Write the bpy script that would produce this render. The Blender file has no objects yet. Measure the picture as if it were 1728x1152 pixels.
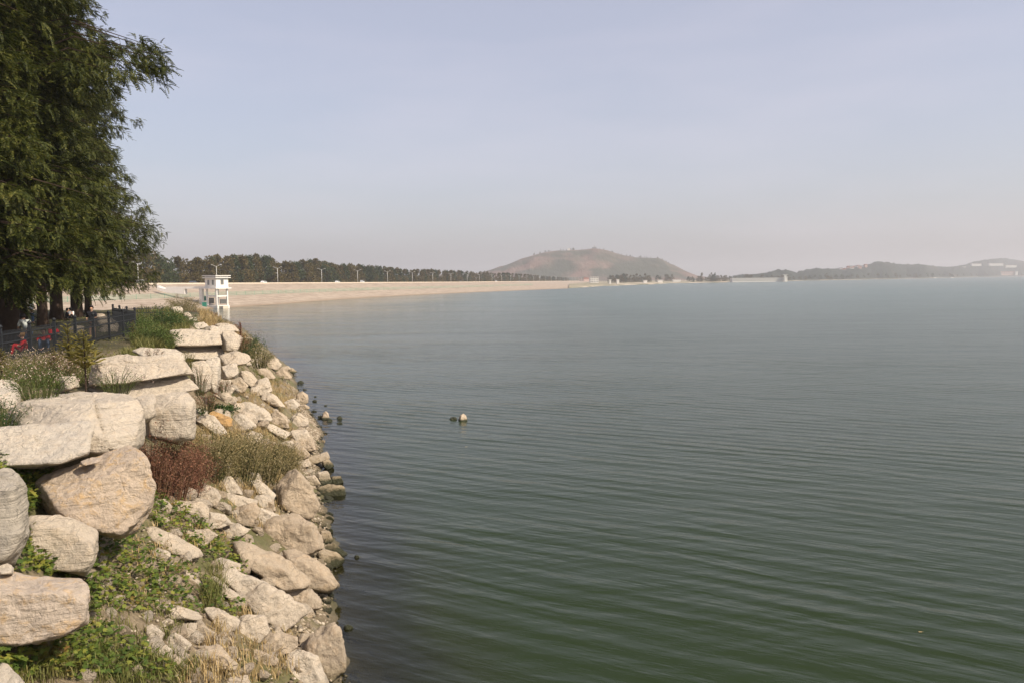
import bpy, math, random
import numpy as np
from mathutils import Matrix, Vector
R = math.radians
sc = bpy.context.scene
COL = sc.collection
rng = np.random.default_rng(7)
random.seed(7)

# ------------------------------------------------------------------ camera
F = 1395.0; CAM = np.array([0.0, 0.0, 10.0]); PITCH = math.atan((576 - 472.0) / F); ROLL = math.atan(0.0105)
fwd = np.array([0, math.cos(PITCH), -math.sin(PITCH)]); up0 = np.array([0, math.sin(PITCH), math.cos(PITCH)]); X0 = np.array([1.0, 0, 0])
upv = math.cos(ROLL) * up0 + math.sin(ROLL) * X0
rgt = math.cos(ROLL) * X0 - math.sin(ROLL) * up0
cd = bpy.data.cameras.new('camera'); cam = bpy.data.objects.new('camera', cd); COL.objects.link(cam)
cd.sensor_width = 36; cd.lens = F / 1728 * 36; cd.clip_start = 0.2; cd.clip_end = 40000
m = Matrix.Identity(4)
for i in range(3):
    m[i][0] = rgt[i]; m[i][1] = upv[i]; m[i][2] = -fwd[i]; m[i][3] = CAM[i]
cam.matrix_world = m
sc.camera = cam

# ------------------------------------------------------------------ sky, sun, exposure
SUN_EL, SUN_AZ = R(43), R(117)       # azimuth clockwise from +Y (ahead): from the right, a little behind the camera
w = bpy.data.worlds.new("World"); sc.world = w; w.use_nodes = True
nt = w.node_tree; nt.nodes.clear()
wo = nt.nodes.new('ShaderNodeOutputWorld'); bg = nt.nodes.new('ShaderNodeBackground'); sky = nt.nodes.new('ShaderNodeTexSky')
sky.sky_type = 'NISHITA'; sky.sun_disc = False; sky.sun_elevation = SUN_EL; sky.sun_rotation = SUN_AZ
sky.altitude = 100; sky.air_density = 1.0; sky.dust_density = 3.0; sky.ozone_density = 1.6
bg.inputs[1].default_value = 0.12
hz = nt.nodes.new('ShaderNodeMix'); hz.data_type = 'RGBA'
tcw = nt.nodes.new('ShaderNodeTexCoord'); mpw = nt.nodes.new('ShaderNodeMapping'); mpw.inputs['Scale'].default_value = (1.0, 1.0, 5.0)
nzw = nt.nodes.new('ShaderNodeTexNoise'); nzw.inputs['Scale'].default_value = 2.2; nzw.inputs['Detail'].default_value = 6
rmw = nt.nodes.new('ShaderNodeMapRange'); rmw.inputs[1].default_value = 0.45; rmw.inputs[2].default_value = 0.75; rmw.inputs[3].default_value = 0.39; rmw.inputs[4].default_value = 0.56
nt.links.new(tcw.outputs['Generated'], mpw.inputs[0]); nt.links.new(mpw.outputs[0], nzw.inputs['Vector']); nt.links.new(nzw.outputs[0], rmw.inputs[0])
nt.links.new(rmw.outputs[0], hz.inputs['Factor'])
hz.inputs['B'].default_value = (5.75, 5.3, 5.9, 1)     # thin high veil of cloud over the whole sky
nt.links.new(sky.outputs[0], hz.inputs['A']); nt.links.new(hz.outputs['Result'], bg.inputs[0]); nt.links.new(bg.outputs[0], wo.inputs[0])
sl = bpy.data.lights.new('sun', 'SUN'); sl.energy = 4.7; sl.angle = R(0.6); sl.color = (1.0, 0.89, 0.73)
so = bpy.data.objects.new('sun', sl); COL.objects.link(so)
SD = Vector((math.sin(SUN_AZ) * math.cos(SUN_EL), math.cos(SUN_AZ) * math.cos(SUN_EL), math.sin(SUN_EL)))
so.rotation_euler = SD.to_track_quat('Z', 'Y').to_euler(); so.location = (60, -40, 80)
sc.view_settings.view_transform = 'Standard'; sc.view_settings.look = 'None'; sc.view_settings.gamma = 1
sc.view_settings.exposure = 0.30
sc.cycles.max_bounces = 6; sc.cycles.transparent_max_bounces = 12; sc.cycles.volume_bounces = 0
sc.cycles.diffuse_bounces = 2; sc.cycles.glossy_bounces = 2; sc.cycles.transmission_bounces = 2; sc.cycles.caustics_reflective = False; sc.cycles.caustics_refractive = False

# ------------------------------------------------------------------ helpers
def tag(o, label=None, cat=None, group=None, kind=None):
    if label: o['label'] = label
    if cat: o['category'] = cat
    if group: o['group'] = group
    if kind: o['kind'] = kind
    return o
def empty(name, loc, rz=0, parent=None):
    o = bpy.data.objects.new(name, None); COL.objects.link(o); o.location = loc; o.rotation_euler = (0, 0, rz)
    o.empty_display_size = 0.3
    if parent: o.parent = parent
    return o
def mesh_np(name, V, Fc, mat, parent=None, loc=(0, 0, 0), smooth=False, n=None):
    """V (k,3); Fc (m,n) constant polygon size, or list of faces"""
    me = bpy.data.meshes.new(name)
    V = np.asarray(V, dtype=np.float32)
    if isinstance(Fc, np.ndarray):
        m_, n_ = Fc.shape
        me.vertices.add(len(V)); me.vertices.foreach_set('co', V.ravel())
        me.loops.add(m_ * n_); me.loops.foreach_set('vertex_index', Fc.astype(np.int32).ravel())
        me.polygons.add(m_); me.polygons.foreach_set('loop_start', np.arange(0, m_ * n_, n_, dtype=np.int32))
        me.update(calc_edges=True)
    else:
        me.from_pydata([tuple(map(float, v)) for v in V], [], [tuple(int(i) for i in f) for f in Fc]); me.update()
    if smooth: me.polygons.foreach_set('use_smooth', np.ones(len(me.polygons), dtype=bool))
    if mat: me.materials.append(mat)
    o = bpy.data.objects.new(name, me); COL.objects.link(o); o.location = loc
    if parent: o.parent = parent
    return o
def copy_tree(o, parent=None):
    c = o.copy(); COL.objects.link(c)
    if parent: c.parent = parent
    for ch in o.children: copy_tree(ch, c)
    return c
class MB:
    def __init__(s): s.v = []; s.f = []
    def add(s, v, f):
        b = len(s.v); s.v += [tuple(p) for p in v]; s.f += [tuple(b + i for i in q) for q in f]; return s
    def box(s, c, d, rz=0, taper=1.0):
        x, y, z = [k / 2 for k in d]; cs, sn = math.cos(rz), math.sin(rz); v = []
        for sz in (-1, 1):
            t = taper if sz > 0 else 1
            for sx, sy in ((-1, -1), (1, -1), (1, 1), (-1, 1)):
                a, b = sx * x * t, sy * y * t
                v.append((c[0] + a * cs - b * sn, c[1] + a * sn + b * cs, c[2] + sz * z))
        return s.add(v, [(3, 2, 1, 0), (4, 5, 6, 7), (0, 1, 5, 4), (1, 2, 6, 5), (2, 3, 7, 6), (3, 0, 4, 7)])
    def tube(s, pts, rad, n=8):
        pts = [Vector(p) for p in pts]; rad = rad if isinstance(rad, (list, tuple)) else [rad] * len(pts)
        v = []; f = []; prev = None
        for i, p in enumerate(pts):
            d = (pts[min(i + 1, len(pts) - 1)] - pts[max(i - 1, 0)]).normalized()
            a = d.orthogonal().normalized() if prev is None else (prev - d * prev.dot(d)).normalized()
            prev = a; b = d.cross(a)
            for k in range(n):
                t = 2 * math.pi * k / n; v.append(p + (a * math.cos(t) + b * math.sin(t)) * rad[i])
        for i in range(len(pts) - 1):
            for k in range(n):
                f.append((i * n + k, i * n + (k + 1) % n, (i + 1) * n + (k + 1) % n, (i + 1) * n + k))
        f.append(tuple(reversed(range(n)))); f.append(tuple(range((len(pts) - 1) * n, len(pts) * n)))
        return s.add(v, f)
    def prism(s, poly, y0, y1):       # poly in XZ extruded along Y
        n = len(poly); v = [(x, y0, z) for x, z in poly] + [(x, y1, z) for x, z in poly]
        f = [tuple(range(n)), tuple(reversed(range(n, 2 * n)))] + [(i, i + n, (i + 1) % n + n, (i + 1) % n) for i in range(n)]
        return s.add(v, f)
    def build(s, name, mat, parent=None, loc=(0, 0, 0), smooth=False):
        return mesh_np(name, s.v, s.f, mat, parent, loc, smooth)
def _h(ix, iy, iz, seed):
    h = (ix * 374761393 + iy * 668265263 + iz * 1274126177 + seed * 974711) & 0xffffffff
    h = ((h ^ (h >> 13)) * 1274126177) & 0xffffffff
    return ((h ^ (h >> 16)) & 0xffff) / 65535.0
def vnoise(P, seed=0):
    P = np.asarray(P, dtype=float); i = np.floor(P).astype(np.int64); f = P - i; f = f * f * (3 - 2 * f); o = 0
    for dx in (0, 1):
        for dy in (0, 1):
            for dz in (0, 1):
                wgt = (f[:, 0] if dx else 1 - f[:, 0]) * (f[:, 1] if dy else 1 - f[:, 1]) * (f[:, 2] if dz else 1 - f[:, 2])
                o = o + wgt * _h(i[:, 0] + dx, i[:, 1] + dy, i[:, 2] + dz, seed)
    return o * 2 - 1
def fbm(P, oct=4, seed=0, gain=0.5):
    o = 0; a = 1
    for k in range(oct):
        o = o + a * vnoise(np.asarray(P) * 2 ** k, seed + k * 17); a *= gain
    return o
def ray(px, py):
    d = fwd + rgt * (px - 864) / F + upv * (576 - py) / F
    return d / d[1]
def atY(px, py, Y): return CAM + ray(px, py) * Y
def atZ(px, py, z=0.0):
    d = ray(px, py); return CAM + d * ((z - CAM[2]) / d[2])
def hor(px): return 472 - 0.0105 * (px - 864)

# ------------------------------------------------------------------ materials
MATS = {}
class NB:
    def __init__(s, name):
        s.m = bpy.data.materials.new(name); s.m.use_nodes = True; s.t = s.m.node_tree; s.t.nodes.clear()
        s.out = s.t.nodes.new('ShaderNodeOutputMaterial'); s.p = s.t.nodes.new('ShaderNodeBsdfPrincipled')
        s.t.links.new(s.p.outputs[0], s.out.inputs[0]); s.p.inputs['Roughness'].default_value = 0.85
        s.p.inputs['Specular IOR Level'].default_value = 0.3
        MATS[name] = s.m
    def n(s, t, **kw):
        x = s.t.nodes.new(t)
        for k, v in kw.items(): setattr(x, k, v)
        return x
    def l(s, a, b): s.t.links.new(a, b)
    def noise(s, vec, scale, detail=4, rough=0.55, dist=0.0):
        x = s.n('ShaderNodeTexNoise'); x.inputs['Scale'].default_value = scale; x.inputs['Detail'].default_value = detail
        x.inputs['Roughness'].default_value = rough; x.inputs['Distortion'].default_value = dist
        if vec is not None: s.l(vec, x.inputs['Vector'])
        return x.outputs[0]
    def mapping(s, vec, scale=(1, 1, 1), rot=(0, 0, 0), loc=(0, 0, 0)):
        x = s.n('ShaderNodeMapping'); x.inputs['Scale'].default_value = scale; x.inputs['Rotation'].default_value = rot; x.inputs['Location'].default_value = loc
        s.l(vec, x.inputs[0]); return x.outputs[0]
    def ramp(s, fac, stops, interp='LINEAR'):
        x = s.n('ShaderNodeValToRGB'); cr = x.color_ramp; cr.interpolation = interp
        while len(cr.elements) < len(stops): cr.elements.new(0.5)
        for e, (p, c) in zip(cr.elements, stops):
            e.position = p; e.color = (c[0], c[1], c[2], 1) if hasattr(c, '__len__') else (c, c, c, 1)
        s.l(fac, x.inputs[0]); return x.outputs[0]
    def mix(s, fac, a, b, mode='MIX'):
        x = s.n('ShaderNodeMix'); x.data_type = 'RGBA'; x.blend_type = mode
        for v, k in ((fac, 'Factor'), (a, 'A'), (b, 'B')):
            if hasattr(v, 'is_output') or isinstance(v, bpy.types.NodeSocket): s.l(v, x.inputs[k])
            elif k == 'Factor': x.inputs[k].default_value = v
            else: x.inputs[k].default_value = (*v, 1)
        return x.outputs['Result']
    def math(s, op, a, b=0.0, c=None):
        x = s.n('ShaderNodeMath', operation=op)
        for k, v in enumerate((a, b) if c is None else (a, b, c)):
            if isinstance(v, bpy.types.NodeSocket): s.l(v, x.inputs[k])
            else: x.inputs[k].default_value = v
        return x.outputs[0]
    def maprange(s, v, a, b, c, d):
        x = s.n('ShaderNodeMapRange'); s.l(v, x.inputs[0])
        for k, q in enumerate((a, b, c, d)): x.inputs[k + 1].default_value = q
        return x.outputs[0]
    def bump(s, h, strength, dist):
        x = s.n('ShaderNodeBump'); x.inputs['Strength'].default_value = strength; x.inputs['Distance'].default_value = dist
        s.l(h, x.inputs['Height']); s.l(x.outputs[0], s.p.inputs['Normal']); return x
    def tex(s, kind='Object'): return s.n('ShaderNodeTexCoord').outputs[kind]
    def pos(s): return s.n('ShaderNodeNewGeometry').outputs['Position']
    def col(s, v):
        if isinstance(v, bpy.types.NodeSocket): s.l(v, s.p.inputs['Base Color'])
        else: s.p.inputs['Base Color'].default_value = (*v, 1)
def plain(name, c, rough=0.7, spec=0.3, metal=0.0, var=0.15, scale=3.0):
    b = NB(name); t = b.noise(b.tex(), scale, 5)
    b.col(b.mix(t, tuple(x * (1 - var) for x in c), tuple(min(1, x * (1 + var)) for x in c)))
    b.p.inputs['Roughness'].default_value = rough; b.p.inputs['Specular IOR Level'].default_value = spec; b.p.inputs['Metallic'].default_value = metal
    return b.m
def leafmat(name, cols, trans=0.3, rough=0.6):
    b = NB(name); g = b.n('ShaderNodeNewGeometry'); n_ = len(cols)
    rnd = g.outputs['Random Per Island']
    lo = b.noise(b.tex(), 0.9, 2)
    f = b.math('ADD', b.math('MULTIPLY', rnd, 0.65), b.math('MULTIPLY', b.maprange(lo, 0.3, 0.7, 0, 1), 0.35))
    c = b.ramp(f, [(i / max(1, n_ - 1), cc) for i, cc in enumerate(cols)])
    b.col(c); b.p.inputs['Roughness'].default_value = rough; b.p.inputs['Specular IOR Level'].default_value = 0.25
    tr = b.n('ShaderNodeBsdfTranslucent'); b.l(c, tr.inputs[0]); mx = b.n('ShaderNodeMixShader'); mx.inputs[0].default_value = trans
    b.l(b.p.outputs[0], mx.inputs[1]); b.l(tr.outputs[0], mx.inputs[2]); b.l(mx.outputs[0], b.out.inputs[0])
    return b.m
def rockmat(name, pale, grey, ochre, strata=0.0, ochre_amt=0.2, lines=0.0, tilt=0.0, wet=True, crack=0.9, wz=1.0):
    b = NB(name); oc = b.tex(); rnd = b.n('ShaderNodeObjectInfo').outputs['Random']
    off = b.n('ShaderNodeVectorMath', operation='ADD'); b.l(oc, off.inputs[0])
    cmb = b.n('ShaderNodeCombineXYZ'); b.l(b.math('MULTIPLY', rnd, 37.0), cmb.inputs[0]); b.l(b.math('MULTIPLY', rnd, 91.0), cmb.inputs[1]); b.l(cmb.outputs[0], off.inputs[1])
    v = off.outputs[0]
    n1 = b.noise(v, 1.1, 5, 0.6, 0.4); n2 = b.noise(v, 4.5, 8, 0.68, 0.6); n3 = b.noise(v, 22, 6, 0.7)
    c = b.mix(b.maprange(n1, 0.38, 0.62, 0, 1), grey, pale)
    c = b.mix(b.maprange(n2, 0.5, 0.68, 0, ochre_amt), c, ochre)
    c = b.mix(b.maprange(n2, 0.28, 0.46, 0.55, 0), c, tuple(x * 0.55 for x in grey))
    c = b.mix(b.maprange(rnd, 0, 1, 0.0, 0.25), c, tuple(x * 0.7 for x in ochre))
    lay = b.mapping(v, (0.5, 0.5, 9.0), (tilt, tilt * 0.6, 0)); n4 = b.noise(lay, 1.6, 7, 0.65, 0.35)
    if lines: c = b.mix(b.maprange(n4, 0.36, 0.46, lines, 0), c, tuple(x * 0.42 for x in grey))
    vo = b.n('ShaderNodeTexVoronoi', feature='DISTANCE_TO_EDGE'); vo.inputs['Scale'].default_value = 1.3
    wv = b.n('ShaderNodeVectorMath', operation='ADD'); b.l(v, wv.inputs[0])
    sv = b.n('ShaderNodeVectorMath', operation='SCALE'); nn = b.n('ShaderNodeTexNoise'); nn.inputs['Scale'].default_value = 2.0; b.l(v, nn.inputs['Vector']); b.l(nn.outputs['Color'], sv.inputs[0]); sv.inputs['Scale'].default_value = 0.8
    b.l(sv.outputs[0], wv.inputs[1]); b.l(wv.outputs[0], vo.inputs['Vector'])
    cr = b.maprange(vo.outputs['Distance'], 0.0, 0.018, crack * 0.5, 0)
    gate = b.maprange(n1, 0.5, 0.6, 0, 1)
    cr = b.math('MULTIPLY', cr, gate)
    c = b.mix(cr, c, tuple(x * 0.3 for x in grey))
    c = b.mix(b.maprange(n3, 0.3, 0.7, 0.22, 0), c, tuple(x * 0.5 for x in grey))
    n6 = b.noise(v, 9.0, 8, 0.75, 1.2); c = b.mix(b.maprange(n6, 0.33, 0.45, 0.4, 0), c, tuple(x * 0.5 for x in grey)); c = b.mix(b.maprange(n6, 0.56, 0.66, 0, 0.35), c, tuple(min(0.8, x * 1.25) for x in pale))
    vf = b.n('ShaderNodeTexVoronoi', feature='F1'); vf.inputs['Scale'].default_value = 3.2; b.l(wv.outputs[0], vf.inputs['Vector'])
    if wet:
        z = b.n('ShaderNodeSeparateXYZ'); b.l(b.pos(), z.inputs[0])
        zz = b.math('ADD', z.outputs[2], b.math('MULTIPLY', b.math('SUBTRACT', n2, 0.5), -0.5 * wz))
        c = b.mix(b.maprange(zz, 0.35 * wz, 0.75 * wz, 0.5, 0), c, (0.17, 0.13, 0.05))
        c = b.mix(b.maprange(zz, 0.22 * wz, 0.40 * wz, 0.97, 0), c, (0.03, 0.032, 0.012))
        b.l(b.maprange(zz, 0.12, 0.3, 0.35, 0.92), b.p.inputs['Roughness'])
    else: b.p.inputs['Roughness'].default_value = 0.92
    b.col(c)
    h = b.math('ADD', b.math('MULTIPLY', n2, 1.2), b.math('MULTIPLY', n3, 0.4)); h = b.math('ADD', h, b.math('MULTIPLY', n6, 0.8)); h = b.math('ADD', h, b.math('MULTIPLY', vf.outputs['Distance'], 0.9))
    if strata or lines: h = b.math('ADD', h, b.math('MULTIPLY', n4, 0.6 + strata))
    h = b.math('SUBTRACT', h, b.math('MULTIPLY', cr, 0.8))
    b.bump(h, 1.0, 0.075)
    return b.m
rockmat('slab_stone', (0.66, 0.575, 0.46), (0.57, 0.505, 0.42), (0.62, 0.42, 0.22), strata=0.6, lines=0.25, crack=0.6, ochre_amt=0.25)
rockmat('striped_stone', (0.60, 0.53, 0.43), (0.50, 0.445, 0.37), (0.55, 0.45, 0.3), strata=1.6, lines=0.6, tilt=0.35, ochre_amt=0.1)
rockmat('ochre_slab_stone', (0.62, 0.52, 0.42), (0.52, 0.44, 0.37), (0.64, 0.39, 0.13), strata=0.3, lines=0.15, ochre_amt=0.7, crack=0.35)
rockmat('rubble_stone', (0.64, 0.545, 0.425), (0.50, 0.435, 0.35), (0.5, 0.34, 0.19), ochre_amt=0.3)
rockmat('brown_rubble_stone', (0.54, 0.44, 0.325), (0.42, 0.35, 0.265), (0.42, 0.27, 0.14), ochre_amt=0.35)
rockmat('lake_stone', (0.6, 0.5, 0.38), (0.5, 0.4, 0.3), (0.5, 0.33, 0.17), wz=0.35)
rockmat('orange_stone', (0.55, 0.34, 0.14), (0.4, 0.26, 0.13), (0.6, 0.33, 0.1), lines=0.5, ochre_amt=0.8)
rockmat('wet_stone', (0.07, 0.065, 0.045), (0.05, 0.045, 0.03), (0.09, 0.08, 0.03))
leafmat('creeper_leaf', [(0.035, 0.07, 0.012), (0.075, 0.12, 0.022), (0.12, 0.165, 0.03), (0.25, 0.26, 0.045), (0.20, 0.11, 0.035)], 0.35)
leafmat('small_leaf', [(0.045, 0.075, 0.018), (0.09, 0.13, 0.03), (0.13, 0.16, 0.04)], 0.3)
leafmat('dark_leaf', [(0.022, 0.05, 0.014), (0.045, 0.085, 0.02), (0.08, 0.12, 0.03)], 0.3)
leafmat('cypress_leaf', [(0.013, 0.021, 0.004), (0.034, 0.046, 0.007), (0.082, 0.09, 0.015), (0.19, 0.175, 0.04)], 0.34)
leafmat('sapling_leaf', [(0.12, 0.12, 0.025), (0.22, 0.19, 0.04), (0.30, 0.22, 0.06)], 0.35)
leafmat('russet_leaf', [(0.07, 0.028, 0.02), (0.14, 0.06, 0.038), (0.26, 0.12, 0.07), (0.34, 0.2, 0.13)], 0.2)
leafmat('olive_leaf', [(0.11, 0.10, 0.03), (0.19, 0.16, 0.06), (0.30, 0.24, 0.12), (0.4, 0.34, 0.2)], 0.25)
leafmat('straw', [(0.28, 0.19, 0.08), (0.4, 0.28, 0.12), (0.5, 0.38, 0.2), (0.2, 0.17, 0.05)], 0.25)
leafmat('grass_blade', [(0.10, 0.12, 0.03), (0.17, 0.17, 0.05), (0.28, 0.24, 0.09)], 0.3)
leafmat('blossom', [(0.5, 0.36, 0.30), (0.6, 0.48, 0.40), (0.42, 0.27, 0.22)], 0.3)
leafmat('forest_leaf', [(0.05, 0.052, 0.012), (0.09, 0.078, 0.02), (0.14, 0.10, 0.032), (0.18, 0.13, 0.05)], 0.25)
leafmat('forest_leaf_green', [(0.03, 0.05, 0.016), (0.055, 0.075, 0.026), (0.09, 0.09, 0.035)], 0.25)
leafmat('shore_leaf', [(0.03, 0.05, 0.025), (0.05, 0.07, 0.035), (0.07, 0.085, 0.04)], 0.2)
plain('bark', (0.055, 0.038, 0.028), 0.95, 0.1, var=0.4, scale=8)
plain('dry_stem', (0.17, 0.10, 0.06), 0.9, 0.1, var=0.3)
plain('green_stem', (0.075, 0.08, 0.03), 0.9, 0.1, var=0.3)
plain('iron', (0.016, 0.018, 0.021), 0.6, 0.3, var=0.3)
plain('white_render', (0.78, 0.74, 0.68), 0.85, 0.2, var=0.07, scale=0.8)
plain('white_paint', (0.8, 0.78, 0.74), 0.5, 0.4, var=0.04)
plain('lamp_paint', (0.75, 0.74, 0.7), 0.5, 0.4, var=0.04)
plain('dark_glass', (0.03, 0.04, 0.045), 0.15, 0.6, var=0.2)
plain('window_shade', (0.10, 0.10, 0.09), 0.4, 0.5, var=0.3)
plain('green_mesh', (0.12, 0.34, 0.22), 0.6, 0.3, var=0.2)
plain('green_board', (0.02, 0.19, 0.13), 0.6, 0.3, var=0.2)
plain('asphalt', (0.12, 0.115, 0.11), 0.9, 0.2, var=0.2)
plain('parapet_stone', (0.62, 0.53, 0.42), 0.9, 0.2, var=0.12, scale=0.5)
plain('tyre', (0.02, 0.02, 0.02), 0.9, 0.2)
plain('car_white', (0.78, 0.78, 0.78), 0.25, 0.5, var=0.02)
plain('car_dark', (0.06, 0.07, 0.09), 0.25, 0.5, var=0.02)
plain('car_red', (0.3, 0.04, 0.03), 0.3, 0.5, var=0.02)
plain('skin', (0.48, 0.29, 0.2), 0.6, 0.3, var=0.06)
plain('hair_black', (0.015, 0.012, 0.01), 0.6, 0.4)
plain('hair_brown', (0.2, 0.11, 0.04), 0.6, 0.4)
plain('cloth_red', (0.5, 0.02, 0.025), 0.9, 0.1)
plain('cloth_grey', (0.38, 0.4, 0.38), 0.9, 0.1)
plain('cloth_black', (0.02, 0.02, 0.025), 0.9, 0.1)
plain('cloth_denim', (0.08, 0.12, 0.2), 0.9, 0.1)
plain('cloth_white', (0.7, 0.7, 0.7), 0.9, 0.1)
plain('roof_red', (0.36, 0.14, 0.09), 0.9, 0.1)
plain('roof_grey', (0.3, 0.3, 0.3), 0.9, 0.1)
plain('pale_wall', (0.72, 0.69, 0.64), 0.9, 0.1, var=0.08, scale=0.1)
plain('pink_wall', (0.6, 0.42, 0.35), 0.9, 0.1, var=0.08, scale=0.1)

# ------------------------------------------------------------------ terrain profile of the near bank
KY = np.array([-60, 0, 10, 15, 20, 30, 45, 60, 90, 130, 188, 240, 300.])
_wl = [(1152, 580), (1060, 560), (1000, 556), (930, 563), (850, 545), (800, 540), (730, 543), (680, 512), (640, 497), (620, 488), (590, 452), (560, 420), (545, 402), (534, 372)]
_w = np.array([atZ(px, py)[:2] for py, px in _wl])
KXW_Y = np.concatenate([[-60, 0, 10, 15], _w[:, 1], [300.0]]); KXW_X = np.concatenate([[-2, -2.4, -3.0, -3.6], _w[:, 0], [-128.0]])
KXF = np.array([-5.5, -6, -7, -8.2, -9.6, -12.0, -16.6, -21, -30, -46, -74, -98, -135.])
KHF = np.array([4, 4, 4, 4, 4, 4, 4.4, 4.8, 4.8, 3.5, 1.6, 0.8, 0.5])
KXT = KXF - np.array([2, 2, 2, 2, 2.4, 2.4, 2.4, 2.4, 3, 5, 8, 10, 10.])
KHT = np.array([6.7, 6.7, 6.6, 6.5, 6.5, 6.6, 6.7, 6.8, 6.8, 4.5, 2.4, 1.2, 0.8])
def H(x, y):
    x = np.asarray(x, float); y = np.asarray(y, float)
    xw = np.interp(y, KXW_Y, KXW_X); xf = np.interp(y, KY, KXF); hf = np.interp(y, KY, KHF); xt = np.interp(y, KY, KXT); ht = np.interp(y, KY, KHT)
    xf = np.minimum(xf, xw - 1.5); xt = np.minimum(xt, xf - 1)
    t = np.clip((xw - x) / (xw - xf), 0, 1)
    h = hf * t
    h = np.where(x < xf, hf + (ht - hf) * np.clip((xf - x) / (xf - xt), 0, 1), h)
    top = np.minimum(ht + 0.45, 7.1) * np.interp(y, [-60, 100, 150, 400], [1, 1, 0.7, 0.2])
    h = np.where(x < xt, ht + (np.maximum(top, ht * 0.9) - ht) * np.clip((xt - x) / 4, 0, 1), h)
    h = np.where(x > xw, -np.minimum(0.42 * (x - xw), 2.6 + 0.02 * (x - xw)), h)
    return h
def HN(x, y):
    x = np.asarray(x, float); y = np.asarray(y, float); sh = np.shape(x)
    P = np.stack([x.ravel(), y.ravel(), np.zeros(x.size)], 1)
    n = (fbm(P * 0.9, 4, 3) * 0.12).reshape(sh)
    return H(x, y) + n * np.interp(y, [0, 60, 200], [1, 1, 0.6])
def hit(px, py, dmax=300.0):
    """where the ray through a point of the picture meets the bank"""
    d = ray(px, py); t = np.concatenate([np.arange(5, 60, 0.1), np.arange(60, dmax, 0.5)])
    P = CAM[None] + d[None] * t[:, None]; b = P[:, 2] < np.maximum(H(P[:, 0], P[:, 1]), -0.02)
    k = int(np.argmax(b)) if b.any() else len(t) - 1
    return P[k]
def axis_steps(*segs):
    a = []
    for s, e, d in segs: a += list(np.arange(s, e, d))
    return np.array(a + [segs[-1][1]])
def grid(name, xs, ys, zf, mat, smooth=True):
    Xg, Yg = np.meshgrid(xs, ys); Z = zf(Xg, Yg); nx, ny = len(xs), len(ys)
    V = np.stack([Xg.ravel(), Yg.ravel(), Z.ravel()], 1)
    i = np.arange(nx * ny).reshape(ny, nx); Fc = np.stack([i[:-1, :-1].ravel(), i[:-1, 1:].ravel(), i[1:, 1:].ravel(), i[1:, :-1].ravel()], 1)
    return mesh_np(name, V, Fc, mat, smooth=smooth)
# ---- ground material: earth, trodden grit, green and straw patches; wet and dark below the waterline
b = NB('ground_soil'); ps = b.pos()
n1 = b.noise(ps, 0.35, 6, 0.6); n2 = b.noise(ps, 2.2, 8, 0.7); n3 = b.noise(ps, 14, 5, 0.7)
c = b.mix(b.maprange(n2, 0.35, 0.65, 0, 1), (0.17, 0.125, 0.075), (0.33, 0.26, 0.17))
c = b.mix(b.maprange(n1, 0.45, 0.6, 0, 0.8), c, (0.11, 0.12, 0.035))
c = b.mix(b.maprange(n3, 0.35, 0.62, 0.5, 0), c, (0.08, 0.065, 0.035))
z = b.n('ShaderNodeSeparateXYZ'); b.l(ps, z.inputs[0])
c = b.mix(b.maprange(z.outputs[2], -0.15, 0.35, 1, 0), c, (0.07, 0.06, 0.035)); c = b.mix(b.maprange(z.outputs[2], 6.75, 6.95, 0, 0.85), c, (0.045, 0.042, 0.018)); b.col(c)  # dark at the waterline; park terrace painted dark to stand for tree shade
b.bump(b.math('ADD', n2, b.math('MULTIPLY', n3, 0.6)), 0.9, 0.12)
gx = axis_steps((-700, -150, 25), (-150, -60, 3), (-60, -28, 0.8), (-28, 4, 0.28), (4, 40, 4), (40, 9000, 400))
gy = axis_steps((-60, 6, 3), (6, 60, 0.3), (60, 130, 1), (130, 300, 5), (300, 420, 30))
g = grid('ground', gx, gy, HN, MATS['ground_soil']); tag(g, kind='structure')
lb = NB('lake_bed_mud'); lb.col((0.05, 0.055, 0.03))
o = mesh_np('lake_bed', [(-9000, -60, -4), (9000, -60, -4), (9000, 12000, -4), (-9000, 12000, -4)], [(0, 1, 2, 3)], MATS['lake_bed_mud']); tag(o, kind='structure')

# ---- water
b = NB('lake_water'); ps = b.pos()
def waves(scale, rot, sx, sy, detail, dist=0.0, rough=0.5):
    return b.noise(b.mapping(b.mapping(ps, rot=(0, 0, rot)), (sx, sy, 1)), scale, detail, rough, dist)
A = math.atan2(0.47, 0.88)
def band(angle, wl, dist, dscale):
    mp = b.mapping(ps, rot=(0, 0, angle)); x = b.n('ShaderNodeTexWave', wave_type='BANDS', bands_direction='Y', wave_profile='SIN')
    b.l(mp, x.inputs['Vector']); x.inputs['Scale'].default_value = 0.314 / wl; x.inputs['Distortion'].default_value = dist
    x.inputs['Detail'].default_value = 2; x.inputs['Detail Scale'].default_value = dscale; return x.outputs[1]
sxy = b.n('ShaderNodeSeparateXYZ'); b.l(ps, sxy.inputs[0])
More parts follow.
